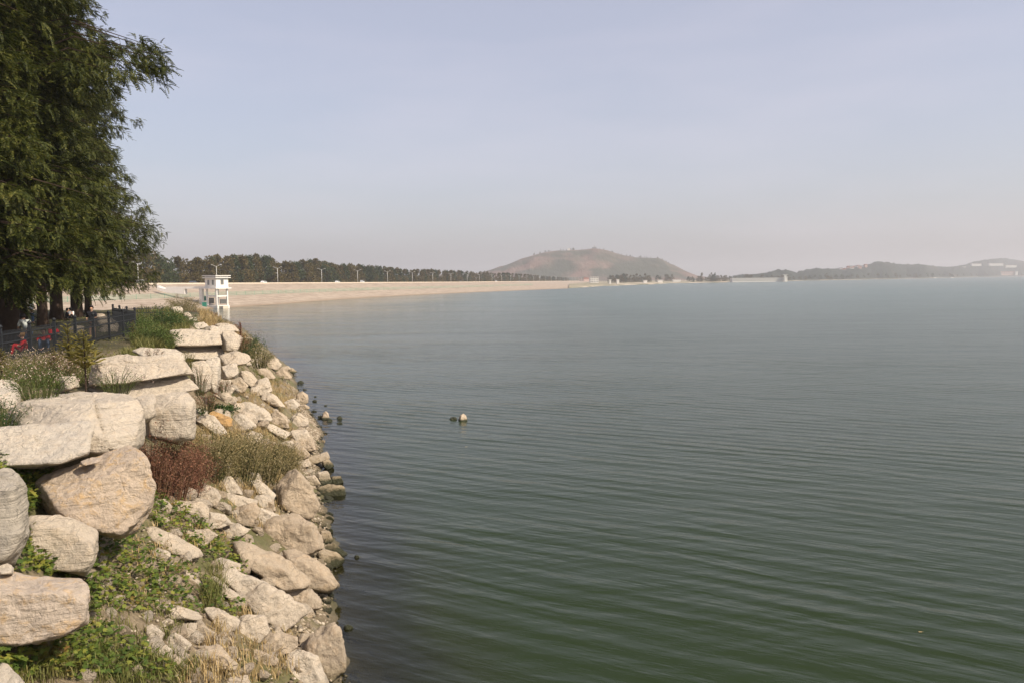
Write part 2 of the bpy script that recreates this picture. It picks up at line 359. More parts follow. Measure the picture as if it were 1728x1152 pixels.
# the water lies calmer in the lee of the left bank, rougher out in the open
open_ = b.maprange(b.math('ADD', sxy.outputs[0], b.math('MULTIPLY', b.noise(b.mapping(ps, (0.4, 1, 1)), 0.02, 3), 60.0)), -40, 60, 0, 1)
w1 = band(A, 1.25, 4.2, 0.13)
w2 = band(A - 0.7, 0.7, 8, 0.4)
w3 = waves(1.0, A, 0.22, 1.1, 4, 0.3, 0.6)
w4 = waves(3.0, A - 0.3, 0.35, 1.3, 3, 0.0, 0.6)
amp = b.maprange(b.noise(b.mapping(ps, (0.3, 1, 1)), 0.06, 4, 0.65), 0.35, 0.65, 0.15, 1.5)
w5 = waves(0.42, A + 0.1, 0.28, 1.0, 3, 0.5, 0.55)
h = b.math('ADD', b.math('MULTIPLY', w1, 0.024), b.math('MULTIPLY', w2, 0.005)); h = b.math('ADD', h, b.math('MULTIPLY', w5, 0.13))
h = b.math('MULTIPLY', h, amp); w3 = b.math('MULTIPLY', w3, b.math('ADD', 0.55, open_)); w4 = b.math('MULTIPLY', w4, b.math('ADD', 0.4, b.math('MULTIPLY', open_, 1.6)))
h = b.math('ADD', h, b.math('MULTIPLY', w3, 0.050)); h = b.math('ADD', h, b.math('MULTIPLY', w4, 0.007))
bp = b.bump(h, 1.0, 1.0)
att = b.n('ShaderNodeAttribute', attribute_name='shallow')
big = b.noise(b.mapping(ps, (0.25, 1, 1), (0, 0, 0.1)), 0.02, 3)
deep = b.mix(b.maprange(big, 0.35, 0.65, 0, 1), (0.015, 0.026, 0.007), (0.022, 0.034, 0.012))
deep = b.mix(b.maprange(sxy.outputs[1], 50, 450, 0, 1), deep, (0.026, 0.062, 0.042))
deep = b.mix(b.math('MULTIPLY', att.outputs['Fac'], 0.75), deep, (0.022, 0.019, 0.010)); b.col(deep)
b.p.inputs['Roughness'].default_value = 0.11; b.l(b.math('ADD', 0.05, b.math('MULTIPLY', open_, 0.15)), b.p.inputs['Roughness']); b.p.inputs['IOR'].default_value = 1.33; b.p.inputs['Specular IOR Level'].default_value = 0.21; b.p.inputs['Specular Tint'].default_value = (0.92, 1.0, 0.66, 1)
# clear enough at the very edge to see the stones on the bottom
dif = b.n('ShaderNodeBsdfTransparent'); dif.inputs[0].default_value = (0.62, 0.62, 0.42, 1)
gl = b.n('ShaderNodeBsdfGlossy'); gl.inputs['Roughness'].default_value = 0.05; b.l(bp.outputs[0], gl.inputs['Normal'])
fr = b.n('ShaderNodeFresnel'); fr.inputs[0].default_value = 1.33; b.l(bp.outputs[0], fr.inputs['Normal'])
edge = b.n('ShaderNodeMixShader'); b.l(fr.outputs[0], edge.inputs[0]); b.l(dif.outputs[0], edge.inputs[1]); b.l(gl.outputs[0], edge.inputs[2])
mx = b.n('ShaderNodeMixShader'); b.l(b.maprange(att.outputs['Fac'], 0.4, 1.0, 0, 0.9), mx.inputs[0]); b.l(b.p.outputs[0], mx.inputs[1]); b.l(edge.outputs[0], mx.inputs[2])
b.l(mx.outputs[0], b.out.inputs[0])
wx = axis_steps((-900, -150, 50), (-150, -60, 3), (-60, -28, 1), (-28, 6, 0.4), (6, 40, 3), (40, 9000, 500))
wy = axis_steps((-60, 6, 4), (6, 60, 0.4), (60, 140, 2), (140, 400, 10), (400, 9000, 400))
water = grid('water', wx, wy, lambda x, y: x * 0, MATS['lake_water']); tag(water, kind='structure')
Xg, Yg = np.meshgrid(wx, wy); dep = -HN(Xg, Yg); sh = np.clip(1 - dep / 2.3, 0, 1) * (Yg < 300)
at = water.data.attributes.new('shallow', 'FLOAT', 'POINT'); at.data.foreach_set('value', sh.ravel().astype(np.float32))

# ------------------------------------------------------------------ dam
DD = np.array([0.1907, 1.0]); DD = DD / np.linalg.norm(DD); DN = np.array([DD[1], -DD[0]])     # along, towards the lake
D0 = np.array([(240 - 864) / F * 345, 345.0])
def crest(s): return D0 + DD * s
def crz(s): return np.interp(s, [-400, 0, 500, 1640], [9.75, 9.6, 7.8, 4.8])
_wd = [(385, 519), (450, 515), (520, 509.5), (600, 503.5), (700, 498), (800, 493.5), (880, 490.3), (960, 487), (1020, 482.8), (1071, 481.2), (1098, 480.2), (1133, 478.3), (1200, 477.3), (1230, 476.6), (1340, 474.2), (1460, 471.8), (1560, 469.8), (1620, 468.3), (1680, 467.0), (1760, 465.6)]
WD = np.array([atZ(a, c)[:2] for a, c in _wd])
ss = (WD - D0) @ DD; nn_ = (WD - D0) @ DN
TS = np.concatenate([[-600, -60], ss[:8]]); TN = np.concatenate([[44, 44], nn_[:8]])
def toe(s): return np.interp(s, TS, TN)
b = NB('dam_blocks'); ps = b.pos(); z = b.n('ShaderNodeSeparateXYZ'); b.l(ps, z.inputs[0])
mp = b.mapping(ps, (1, 1, 1), (0, 0, math.atan(0.1907)))       # rotate so that y runs along the dam
st = b.mapping(mp, (0.25, 0.05, 3.5)); l1 = b.noise(st, 1.0, 5, 0.7); l2 = b.noise(b.mapping(mp, (0.3, 0.3, 1.2)), 0.6, 6, 0.7)
l3 = b.noise(b.mapping(mp, (1, 1, 3)), 1.6, 5, 0.75)
c = b.mix(b.maprange(l2, 0.35, 0.65, 0, 1), (0.33, 0.26, 0.195), (0.47, 0.385, 0.30))
crs = b.math('FRACT', b.math('MULTIPLY', z.outputs[2], 1.35)); c = b.mix(b.maprange(crs, 0.0, 0.16, 0.75, 0), c, (0.16, 0.12, 0.09))
c = b.mix(b.maprange(l1, 0.34, 0.50, 0.7, 0), c, (0.22, 0.165, 0.12))
c = b.mix(b.maprange(l3, 0.3, 0.5, 0.45, 0), c, (0.28, 0.21, 0.15))
c = b.mix(b.maprange(l3, 0.6, 0.75, 0, 0.5), c, (0.66, 0.57, 0.46))
c = b.mix(b.maprange(z.outputs[2], 0.1, 0.8, 0.65, 0), c, (0.24, 0.17, 0.10)); b.col(c)
b.bump(b.math('ADD', l3, l1), 1.0, 0.35)
S = axis_steps((-420, 0, 20), (0, 700, 6), (700, 1700, 25)); V = []; 
prof = [(-34, -7.5), (-9, 0), (0, 0), (0.001, 0), (0.55, -0.52), (1.0, -1.0), (1.35, -1.35)]
for s in S:
    n_t = toe(s); hz_ = crz(s)
    for k, (a, q) in enumerate(((-34, 0.22), (-9, 1.0), (0, 1.0), (0.30, 0.70), (0.56, 0.44), (0.585, 0.43), (1.0, 0.0), (1.25, -0.25))):
        nn = a if a <= 0 else a * n_t
        p = crest(s) + DN * nn; V.append((p[0], p[1], hz_ * q))
K = 8; Fc = np.array([(i * K + k, i * K + k + 1, (i + 1) * K + k + 1, (i + 1) * K + k) for i in range(len(S) - 1) for k in range(K - 1)])
dam = mesh_np('dam', V, Fc, MATS['dam_blocks']); tag(dam, kind='structure')
def dam_z(s, n):
    n_t = toe(s); t = n / n_t
    return float(np.interp(t, [0, 0.30, 0.56, 0.585, 1.0, 1.25], np.array([1, 0.70, 0.44, 0.43, 0, -0.25])) * crz(s))
rd = []; 
for s in S:
    for a in (-8.6, -0.9): p = crest(s) + DN * a; rd.append((p[0], p[1], crz(s) + 0.02))
o = mesh_np('road', rd, np.array([(2 * i, 2 * i + 1, 2 * i + 3, 2 * i + 2) for i in range(len(S) - 1)]), MATS['asphalt']); tag(o, kind='structure')
pm = MB()
for i in range(len(S) - 1):
    s0, s1 = S[i], S[i + 1]; q = []
    for s in (s0, s1):
        for a in (-0.55, 0.12):
            for dz in (-0.3, 0.55): p = crest(s) + DN * a; q.append((p[0], p[1], crz(s) + dz))
    pm.add(q, [(0, 1, 5, 4), (1, 3, 7, 5), (3, 2, 6, 7), (0, 2, 3, 1), (4, 5, 7, 6)])
o = pm.build('parapet_wall', MATS['parapet_stone']); tag(o, 'low pale stone parapet along the lakeside edge of the dam road', 'wall')
o = mesh_np('downstream_ground', [tuple(crest(s) + DN * a) + (z_,) for s, a, z_ in ((-900, -30, 1.9), (1900, -30, 1.0), (1900, -900, 1.0), (-900, -900, 1.9))], [(0, 1, 2, 3)], MATS['ground_soil']); tag(o, kind='structure')

# ------------------------------------------------------------------ rocks
def icosphere(sub):
    import bmesh
    bm = bmesh.new(); bmesh.ops.create_icosphere(bm, subdivisions=sub, radius=1.0)
    V = np.array([v.co[:] for v in bm.verts]); Fc = np.array([[v.index for v in f.verts] for f in bm.faces]); bm.free()
    return V, Fc
ICO = {k: icosphere(k) for k in (3, 4, 5, 6)}
def rock_mesh(planes, scale, sub, p=16, amp=0.03, freq=1.6, seed=0, strata=0.0, chips=0, chipmin=0.78, lump=0.0, groove=None):
    """planes: (unit normal, distance) about the origin; a rounded polytope roughened with noise"""
    D, Fc = ICO[sub]; D = D * np.asarray(scale)[None]; D = D / np.linalg.norm(D, axis=1)[:, None]
    m_ = np.zeros(len(D))
    for n, d in planes: m_ = np.maximum(m_, D @ n / max(d, 1e-3))
    rg = np.random.default_rng(seed + 4000); planes = list(planes)
    for k in range(chips):
        V = D / m_[:, None]; n = rg.normal(size=3); n[2] = abs(n[2]) * rg.choice([1, 1, -1]); n /= np.linalg.norm(n)
        d = float((V @ n).max()) * rg.uniform(chipmin, 0.95); planes.append((n, d)); m_ = np.maximum(m_, D @ n / max(d, 1e-3))
    q = np.zeros(len(D))
    for n, d in planes: q += (np.clip(D @ n / max(d, 1e-3), 0, None) / m_) ** p
    V = D / (m_ * (np.minimum(q, 3.0) ** (1.0 / p)))[:, None]
    sz = float(np.mean(scale)); P = V / sz * freq + seed * 13.7
    nz = fbm(P, 5, seed, 0.6); rid = 1 - np.abs(fbm(P * 0.8 + 31, 3, seed + 5)) * 1.6
    dsp = nz * amp * sz * 0.8 - np.clip(rid - 0.72, 0, 1) * amp * sz * 1.2
    if strata:
        lay = vnoise(np.stack([P[:, 0] * 0.25, P[:, 1] * 0.25, V[:, 2] / sz * 11 + P[:, 0] * 0.12], 1), seed + 9)
        dsp = dsp + np.clip(lay, -0.6, 0.3) * strata * sz
    if lump:
        W_ = V / sz * np.array([1.5, 1.5, 2.6]) + fbm(V / sz * 2.5 + seed, 2, seed + 8)[:, None] * 0.25 + seed * 5.3; dsp = dsp - cells(W_, seed + 60) * lump * 1.1 * sz - cells(W_ * 2.3 + 9, seed + 80) * lump * 0.45 * sz + lump * 0.5 * sz
        lf = fbm(V / sz * 0.8 + seed * 3.1, 2, seed + 3); rdg = 1 - np.abs(vnoise(V / sz * 1.5 + seed, seed + 21)) * 2
        dsp = dsp + lf * lump * sz - np.clip(rdg - 0.8, 0, 1) * lump * 1.6 * sz
    if groove is not None: dsp = dsp - groove(V) * sz
    return V + D * dsp[:, None], Fc
def cells(P, seed):
    i0 = np.floor(P).astype(np.int64); best = np.full(len(P), 1e9); val = np.zeros(len(P))
    for dx in (-1, 0, 1):
        for dy in (-1, 0, 1):
            for dz in (-1, 0, 1):
                ix, iy, iz = i0[:, 0] + dx, i0[:, 1] + dy, i0[:, 2] + dz
                q = np.stack([ix + _h(ix, iy, iz, seed), iy + _h(ix, iy, iz, seed + 1), iz + _h(ix, iy, iz, seed + 2)], 1); d = ((P - q) ** 2).sum(1)
                k = d < best; best[k] = d[k]; val[k] = _h(ix, iy, iz, seed + 3)[k]
    return val
def hull(pts):
    pts = sorted(map(tuple, pts)); 
    def half(ps):
        o = []
        for q in ps:
            while len(o) > 1 and (o[-1][0] - o[-2][0]) * (q[1] - o[-2][1]) - (o[-1][1] - o[-2][1]) * (q[0] - o[-2][0]) <= 0: o.pop()
            o.append(q)
        return o
    a = half(pts); c = half(pts[::-1]); return np.array(a[:-1] + c[:-1])
nrock = [0]
def poly_rock(poly, name='rock', mat='rubble_stone', label=None, group=None, cat='rock', D=None, T=None, ridge=None, sub=None, p=None, amp=0.035, strata=0.0, chops=3, facet=None, chips=7, grow=1.04, chipmin=0.84, lump=0.03, crack=None):
    """poly: outline in picture points. D: distance ahead of its front. The outline gives width and height at that distance."""
    nrock[0] += 1; sd = nrock[0]; rg = np.random.default_rng(1000 + sd)
    hp = hull(poly); cen = hp.mean(0); hp = cen + (hp - cen) * grow; wpx = np.ptp(hp[:, 0]); hpx = np.ptp(hp[:, 1])
    if D is None:
        ds = sorted(hit(*q)[1] for q in list(hp) + [cen]); D = ds[int(len(ds) * 0.35)]
        D = min(D, hit(cen[0], hp[:, 1].max() - 1)[1] + 0.15)
    wm = wpx / F * D; hm = hpx / F * D
    if T is None: T = 0.62 * math.sqrt(wm * hm) + 0.12 * wm
    Dm = D + T * 0.42; C = atY(cen[0], cen[1], Dm); v = ray(*cen); v = v / np.linalg.norm(v); planes = []
    rays = [ray(*q) for q in hp]; n_ = len(hp)
    for i in range(n_):
        r0, r1 = rays[i], rays[(i + 1) % n_]; nc = np.cross(r0, r1); nc /= np.linalg.norm(nc)
        mid = CAM + (r0 + r1) / 2 * Dm
        if nc @ (mid - C) < 0: nc = -nc
        for sgn in (-1, 1):
            a = (np.interp(nc[2], [-0.9, -0.3, 0.3, 0.9], [0.05, 0.12, 0.3, 0.65]) * rg.uniform(0.7, 1.4)) if sgn < 0 else rg.uniform(0.08, 0.3)
            nn = nc + v * sgn * a; nn /= np.linalg.norm(nn)
            planes.append((nn, max(0.02, float(nn @ (mid - C)))))
    def support(nn):
        return T * 0.42 * abs(nn @ v) + 0.5 * math.hypot(wm, hm) * math.sqrt(max(0, 1 - (nn @ v) ** 2)) * 0.9
    yaw = rg.uniform(-0.1, 0.6); fr = np.array([math.sin(yaw), -math.cos(yaw), rg.uniform(0.12, 0.5)]); fr /= np.linalg.norm(fr)
    if facet is not None: fr = np.array(facet, float); fr /= np.linalg.norm(fr)
    planes.append((fr, T * 0.42 * max(0.5, -fr @ v))); planes.append((-fr, T * 0.58))
    if ridge is not None:
        q = np.array([(cen[0], ridge)]); pt = atY(cen[0], ridge, D); nt_ = np.array([rg.uniform(-0.06, 0.10), rg.uniform(-0.12, -0.02), 1.0]); nt_ /= np.linalg.norm(nt_)
        planes.append((nt_, max(0.05, float(nt_ @ (pt - C)))))
    for k in range(chops):
        th = rg.uniform(0, 2 * math.pi); el = rg.uniform(0.15, 1.1)
        nn = np.array([math.cos(th) * math.cos(el), -abs(math.sin(th)) * math.cos(el) * 0.8, math.sin(el)]); nn /= np.linalg.norm(nn)
        planes.append((nn, support(nn) * rg.uniform(0.62, 0.85)))
    if sub is None: sub = 5 if wpx > 22 else 4
    gv = None
    if crack:
        def gv(V):
            W = V + C - CAM; q = W @ np.stack([rgt, upv, fwd], 1); sx = 864 + F * q[:, 0] / q[:, 2]; sy = 576 - F * q[:, 1] / q[:, 2]; dm = np.full(len(V), 1e9)
            for (x0, y0), (x1, y1) in zip(crack[:-1], crack[1:]):
                t = np.clip(((sx - x0) * (x1 - x0) + (sy - y0) * (y1 - y0)) / ((x1 - x0) ** 2 + (y1 - y0) ** 2), 0, 1); dm = np.minimum(dm, np.hypot(sx - x0 - t * (x1 - x0), sy - y0 - t * (y1 - y0)))
            return np.clip(1 - dm / 3.2, 0, 1) * 0.075 * (V @ v < 0.2)
    V, Fc = rock_mesh(planes, (wm / 2, T / 2, hm / 2), sub, p or 90, amp, 1.7, sd, strata, chips, chipmin, lump, gv)
    o = mesh_np(name, V, Fc, MATS[mat], None, tuple(C), smooth=True)
    tag(o, label, cat, group); return o
# big stones of the terrace edge: outline, material, label, front distance, depth, row of the front top edge
BIG = [
 ([(14, 738), (20, 690), (50, 668), (75, 664), (140, 650), (225, 666), (242, 690), (238, 748), (214, 775), (150, 768), (90, 745)], 'slab_stone', 'largest pale limestone boulder of the bank, with a long crack down its rounded face', 18.2, 4.2, 694, 0.02, 6),
 ([(-60, 735), (0, 718), (70, 706), (150, 706), (152, 762), (90, 786), (0, 788), (-60, 782)], 'slab_stone', 'pale slab jutting left below the largest boulder, its underside in shade over creepers', 16.6, 2.4, 716, 0.015, 5),
 ([(62, 808), (110, 786), (225, 752), (242, 770), (262, 822), (258, 852), (228, 890), (205, 905), (150, 895), (84, 868)], 'ochre_slab_stone', 'big tilted boulder with yellow ochre stains beneath the largest boulder', 16.6, 1.9, None, 0.03, 6),
 ([(45, 874), (110, 872), (165, 896), (160, 942), (145, 968), (80, 965), (44, 932)], 'slab_stone', 'grey-pink squarish block under the ochre-stained boulder, shaded on its left face', 15.2, 1.5, 884, 0.03, 5),
 ([(-70, 793), (22, 795), (38, 822), (50, 862), (46, 905), (26, 945), (-70, 962)], 'striped_stone', 'finely striped pale boulder cut off by the left edge of the photo', 12.6, 2.0, 800, 0.02, 6),
 ([(-8, 955), (14, 950), (23, 958), (22, 968), (-8, 970)], 'slab_stone', 'small wedge stone pinched beneath the striped boulder', 12.4, 0.5, None, 0.03, 4),
 ([(-80, 966), (20, 962), (138, 978), (150, 1022), (144, 1050), (88, 1076), (0, 1092), (-80, 1090)], 'ochre_slab_stone', 'thick slab with rusty patches, lowest big block at the left edge over green leaves', 12.0, 1.5, 984, 0.025, 6),
 ([(-60, 1120), (0, 1116), (18, 1126), (42, 1150), (40, 1190), (-60, 1190)], 'slab_stone', 'grey-white boulder corner at the bottom left corner of the photo', 11.2, 1.4, None, 0.03, 5),
 ([(152, 650), (155, 606), (178, 600), (230, 594), (312, 607), (322, 630), (240, 640), (190, 650)], 'slab_stone', 'upper layer of the split pale slab stack behind the largest boulder', 25.0, 3.4, 612, 0.018, 6),
 ([(150, 655), (190, 638), (318, 629), (330, 656), (268, 671), (190, 676)], 'slab_stone', 'lower layer of the split slab stack, directly under a dark horizontal crack', 25.2, 3.0, None, 0.018, 5),
 ([(243, 700), (246, 676), (264, 667), (322, 663), (328, 690), (325, 736), (292, 744), (250, 735)], 'slab_stone', 'upright squared block under the split slab stack, red weeds at its foot', 23.2, 1.8, 670, 0.02, 5),
 ([(228, 672), (262, 664), (264, 700), (240, 716), (230, 700)], 'slab_stone', 'narrow grey-pink stone wedged between the largest boulder and the upright block', 22.4, 1.4, None, 0.03, 4),
 ([(284, 584), (287, 558), (330, 555), (376, 560), (378, 581), (330, 584)], 'slab_stone', 'long top block of the farther stack, notched by two dark hollows', 46.0, 4.5, 560, 0.02, 5),
 ([(284, 582), (376, 580), (377, 598), (348, 608), (300, 605), (288, 598)], 'slab_stone', 'long lower block of the farther stack, tapering to a rounded underside', 46.3, 4.0, 583, 0.015, 5),
 ([(374, 560), (395, 557), (410, 571), (400, 580), (399, 592), (375, 592)], 'slab_stone', 'squarish block at the lake end of the farther stack, layered on its side', 47.0, 3.0, 563, 0.03, 5),
 ([(223, 589), (250, 584), (300, 590), (314, 602), (304, 611), (268, 606), (235, 600)], 'slab_stone', 'flat lens-shaped slab with a tuft of weeds in front of the farther stack', 33.0, 2.4, None, 0.03, 5),
 ([(320, 613), (345, 607), (358, 630), (356, 655), (342, 664), (325, 650)], 'slab_stone', 'rounded upright stone propping the farther stack, beside red stems', 33.0, 1.7, None, 0.03, 5),
 ([(346, 611), (371, 602), (372, 640), (366, 664), (352, 660)], 'slab_stone', 'tall narrow slab standing on end under the farther stack', 34.5, 1.6, None, 0.02, 5),
 ([(369, 600), (395, 592), (418, 598), (424, 606), (412, 614), (376, 622)], 'rubble_stone', 'smooth sloping stone under the layered end block', 43.0, 2.4, None, 0.03, 5),
 ([(374, 618), (392, 613), (400, 612), (403, 628), (396, 638), (374, 640)], 'slab_stone', 'cube-like pale block right of the tall narrow slab, moss at its left', 39.0, 1.6, 617, 0.03, 5),
 ([(-40, 642), (22, 640), (34, 655), (30, 690), (0, 706), (-40, 712)], 'slab_stone', 'pale block at the left edge, half hidden behind blossoming weeds', 22.5, 2.4, 652, 0.025, 5),
 ([(100, 634), (126, 630), (134, 652), (104, 662)], 'slab_stone', 'small upright block with dark holes between blossoming weeds and the sapling', 24.5, 1.2, 638, 0.03, 4),
 ([(334, 570), (350, 548), (388, 548), (398, 558), (380, 566)], 'slab_stone', 'low rounded pale stone just behind the farther stack', 56.0, 4.0, None, 0.03, 4),
 ([(286, 526), (290, 519), (304, 517), (309, 522), (308, 533), (296, 534)], 'slab_stone', 'blocky white stone topmost in the far row before the water tower', 80.0, 2.0, 520, 0.03, 4),
 ([(308, 530), (318, 527), (324, 533), (320, 541), (310, 542)], 'slab_stone', 'rounded far stone just right of the topmost blocky white one', 76.0, 1.6, None, 0.03, 4),
 ([(318, 537), (331, 536), (334, 545), (322, 549)], 'slab_stone', 'far stone halfway down the far row, behind the green bush', 70.0, 1.6, None, 0.03, 4),
 ([(326, 546), (345, 543), (352, 551), (336, 556), (325, 554)], 'slab_stone', 'flat far stone at the near end of the far row', 64.0, 1.8, None, 0.03, 4),
 ([(360, 547), (378, 544), (396, 549), (404, 559), (380, 560)], 'rubble_stone', 'rounded brownish stone with a dark hollow behind the layered end block', 60.0, 3.0, None, 0.04, 4),
 ([(272, 530), (284, 525), (290, 531), (284, 540), (272, 540)], 'slab_stone', 'small pale stone left of the topmost blocky white one, among leaves', 78.0, 1.4, None, 0.03, 4),
 ([(136, 778), (160, 770), (172, 772), (165, 780), (145, 785), (137, 783)], 'ochre_slab_stone', 'flat loose yellowish stone lying on the ochre-stained boulder', 16.9, 0.5, None, 0.04, 4),
]
for poly, mt, lb_, D_, T_, rdg, am, sub in BIG:
    poly_rock(poly, 'boulder' if sub > 4 else 'stone', mt, lb_, None, 'boulder' if sub > 4 else 'stone', D_, T_, rdg, sub, 60, am * 1.5, crack=[(160, 672), (168, 700), (176, 725), (186, 758), (196, 768)] if lb_.startswith('largest') else ([(60, 735), (75, 760), (78, 785)] if lb_.startswith('pale slab j') else None), lump=0.045, strata=0.014 if mt == 'slab_stone' else (0.022 if mt == 'striped_stone' else 0.008), chops=0, chips=12 if sub > 4 else 6, grow=1.10, chipmin=0.92)
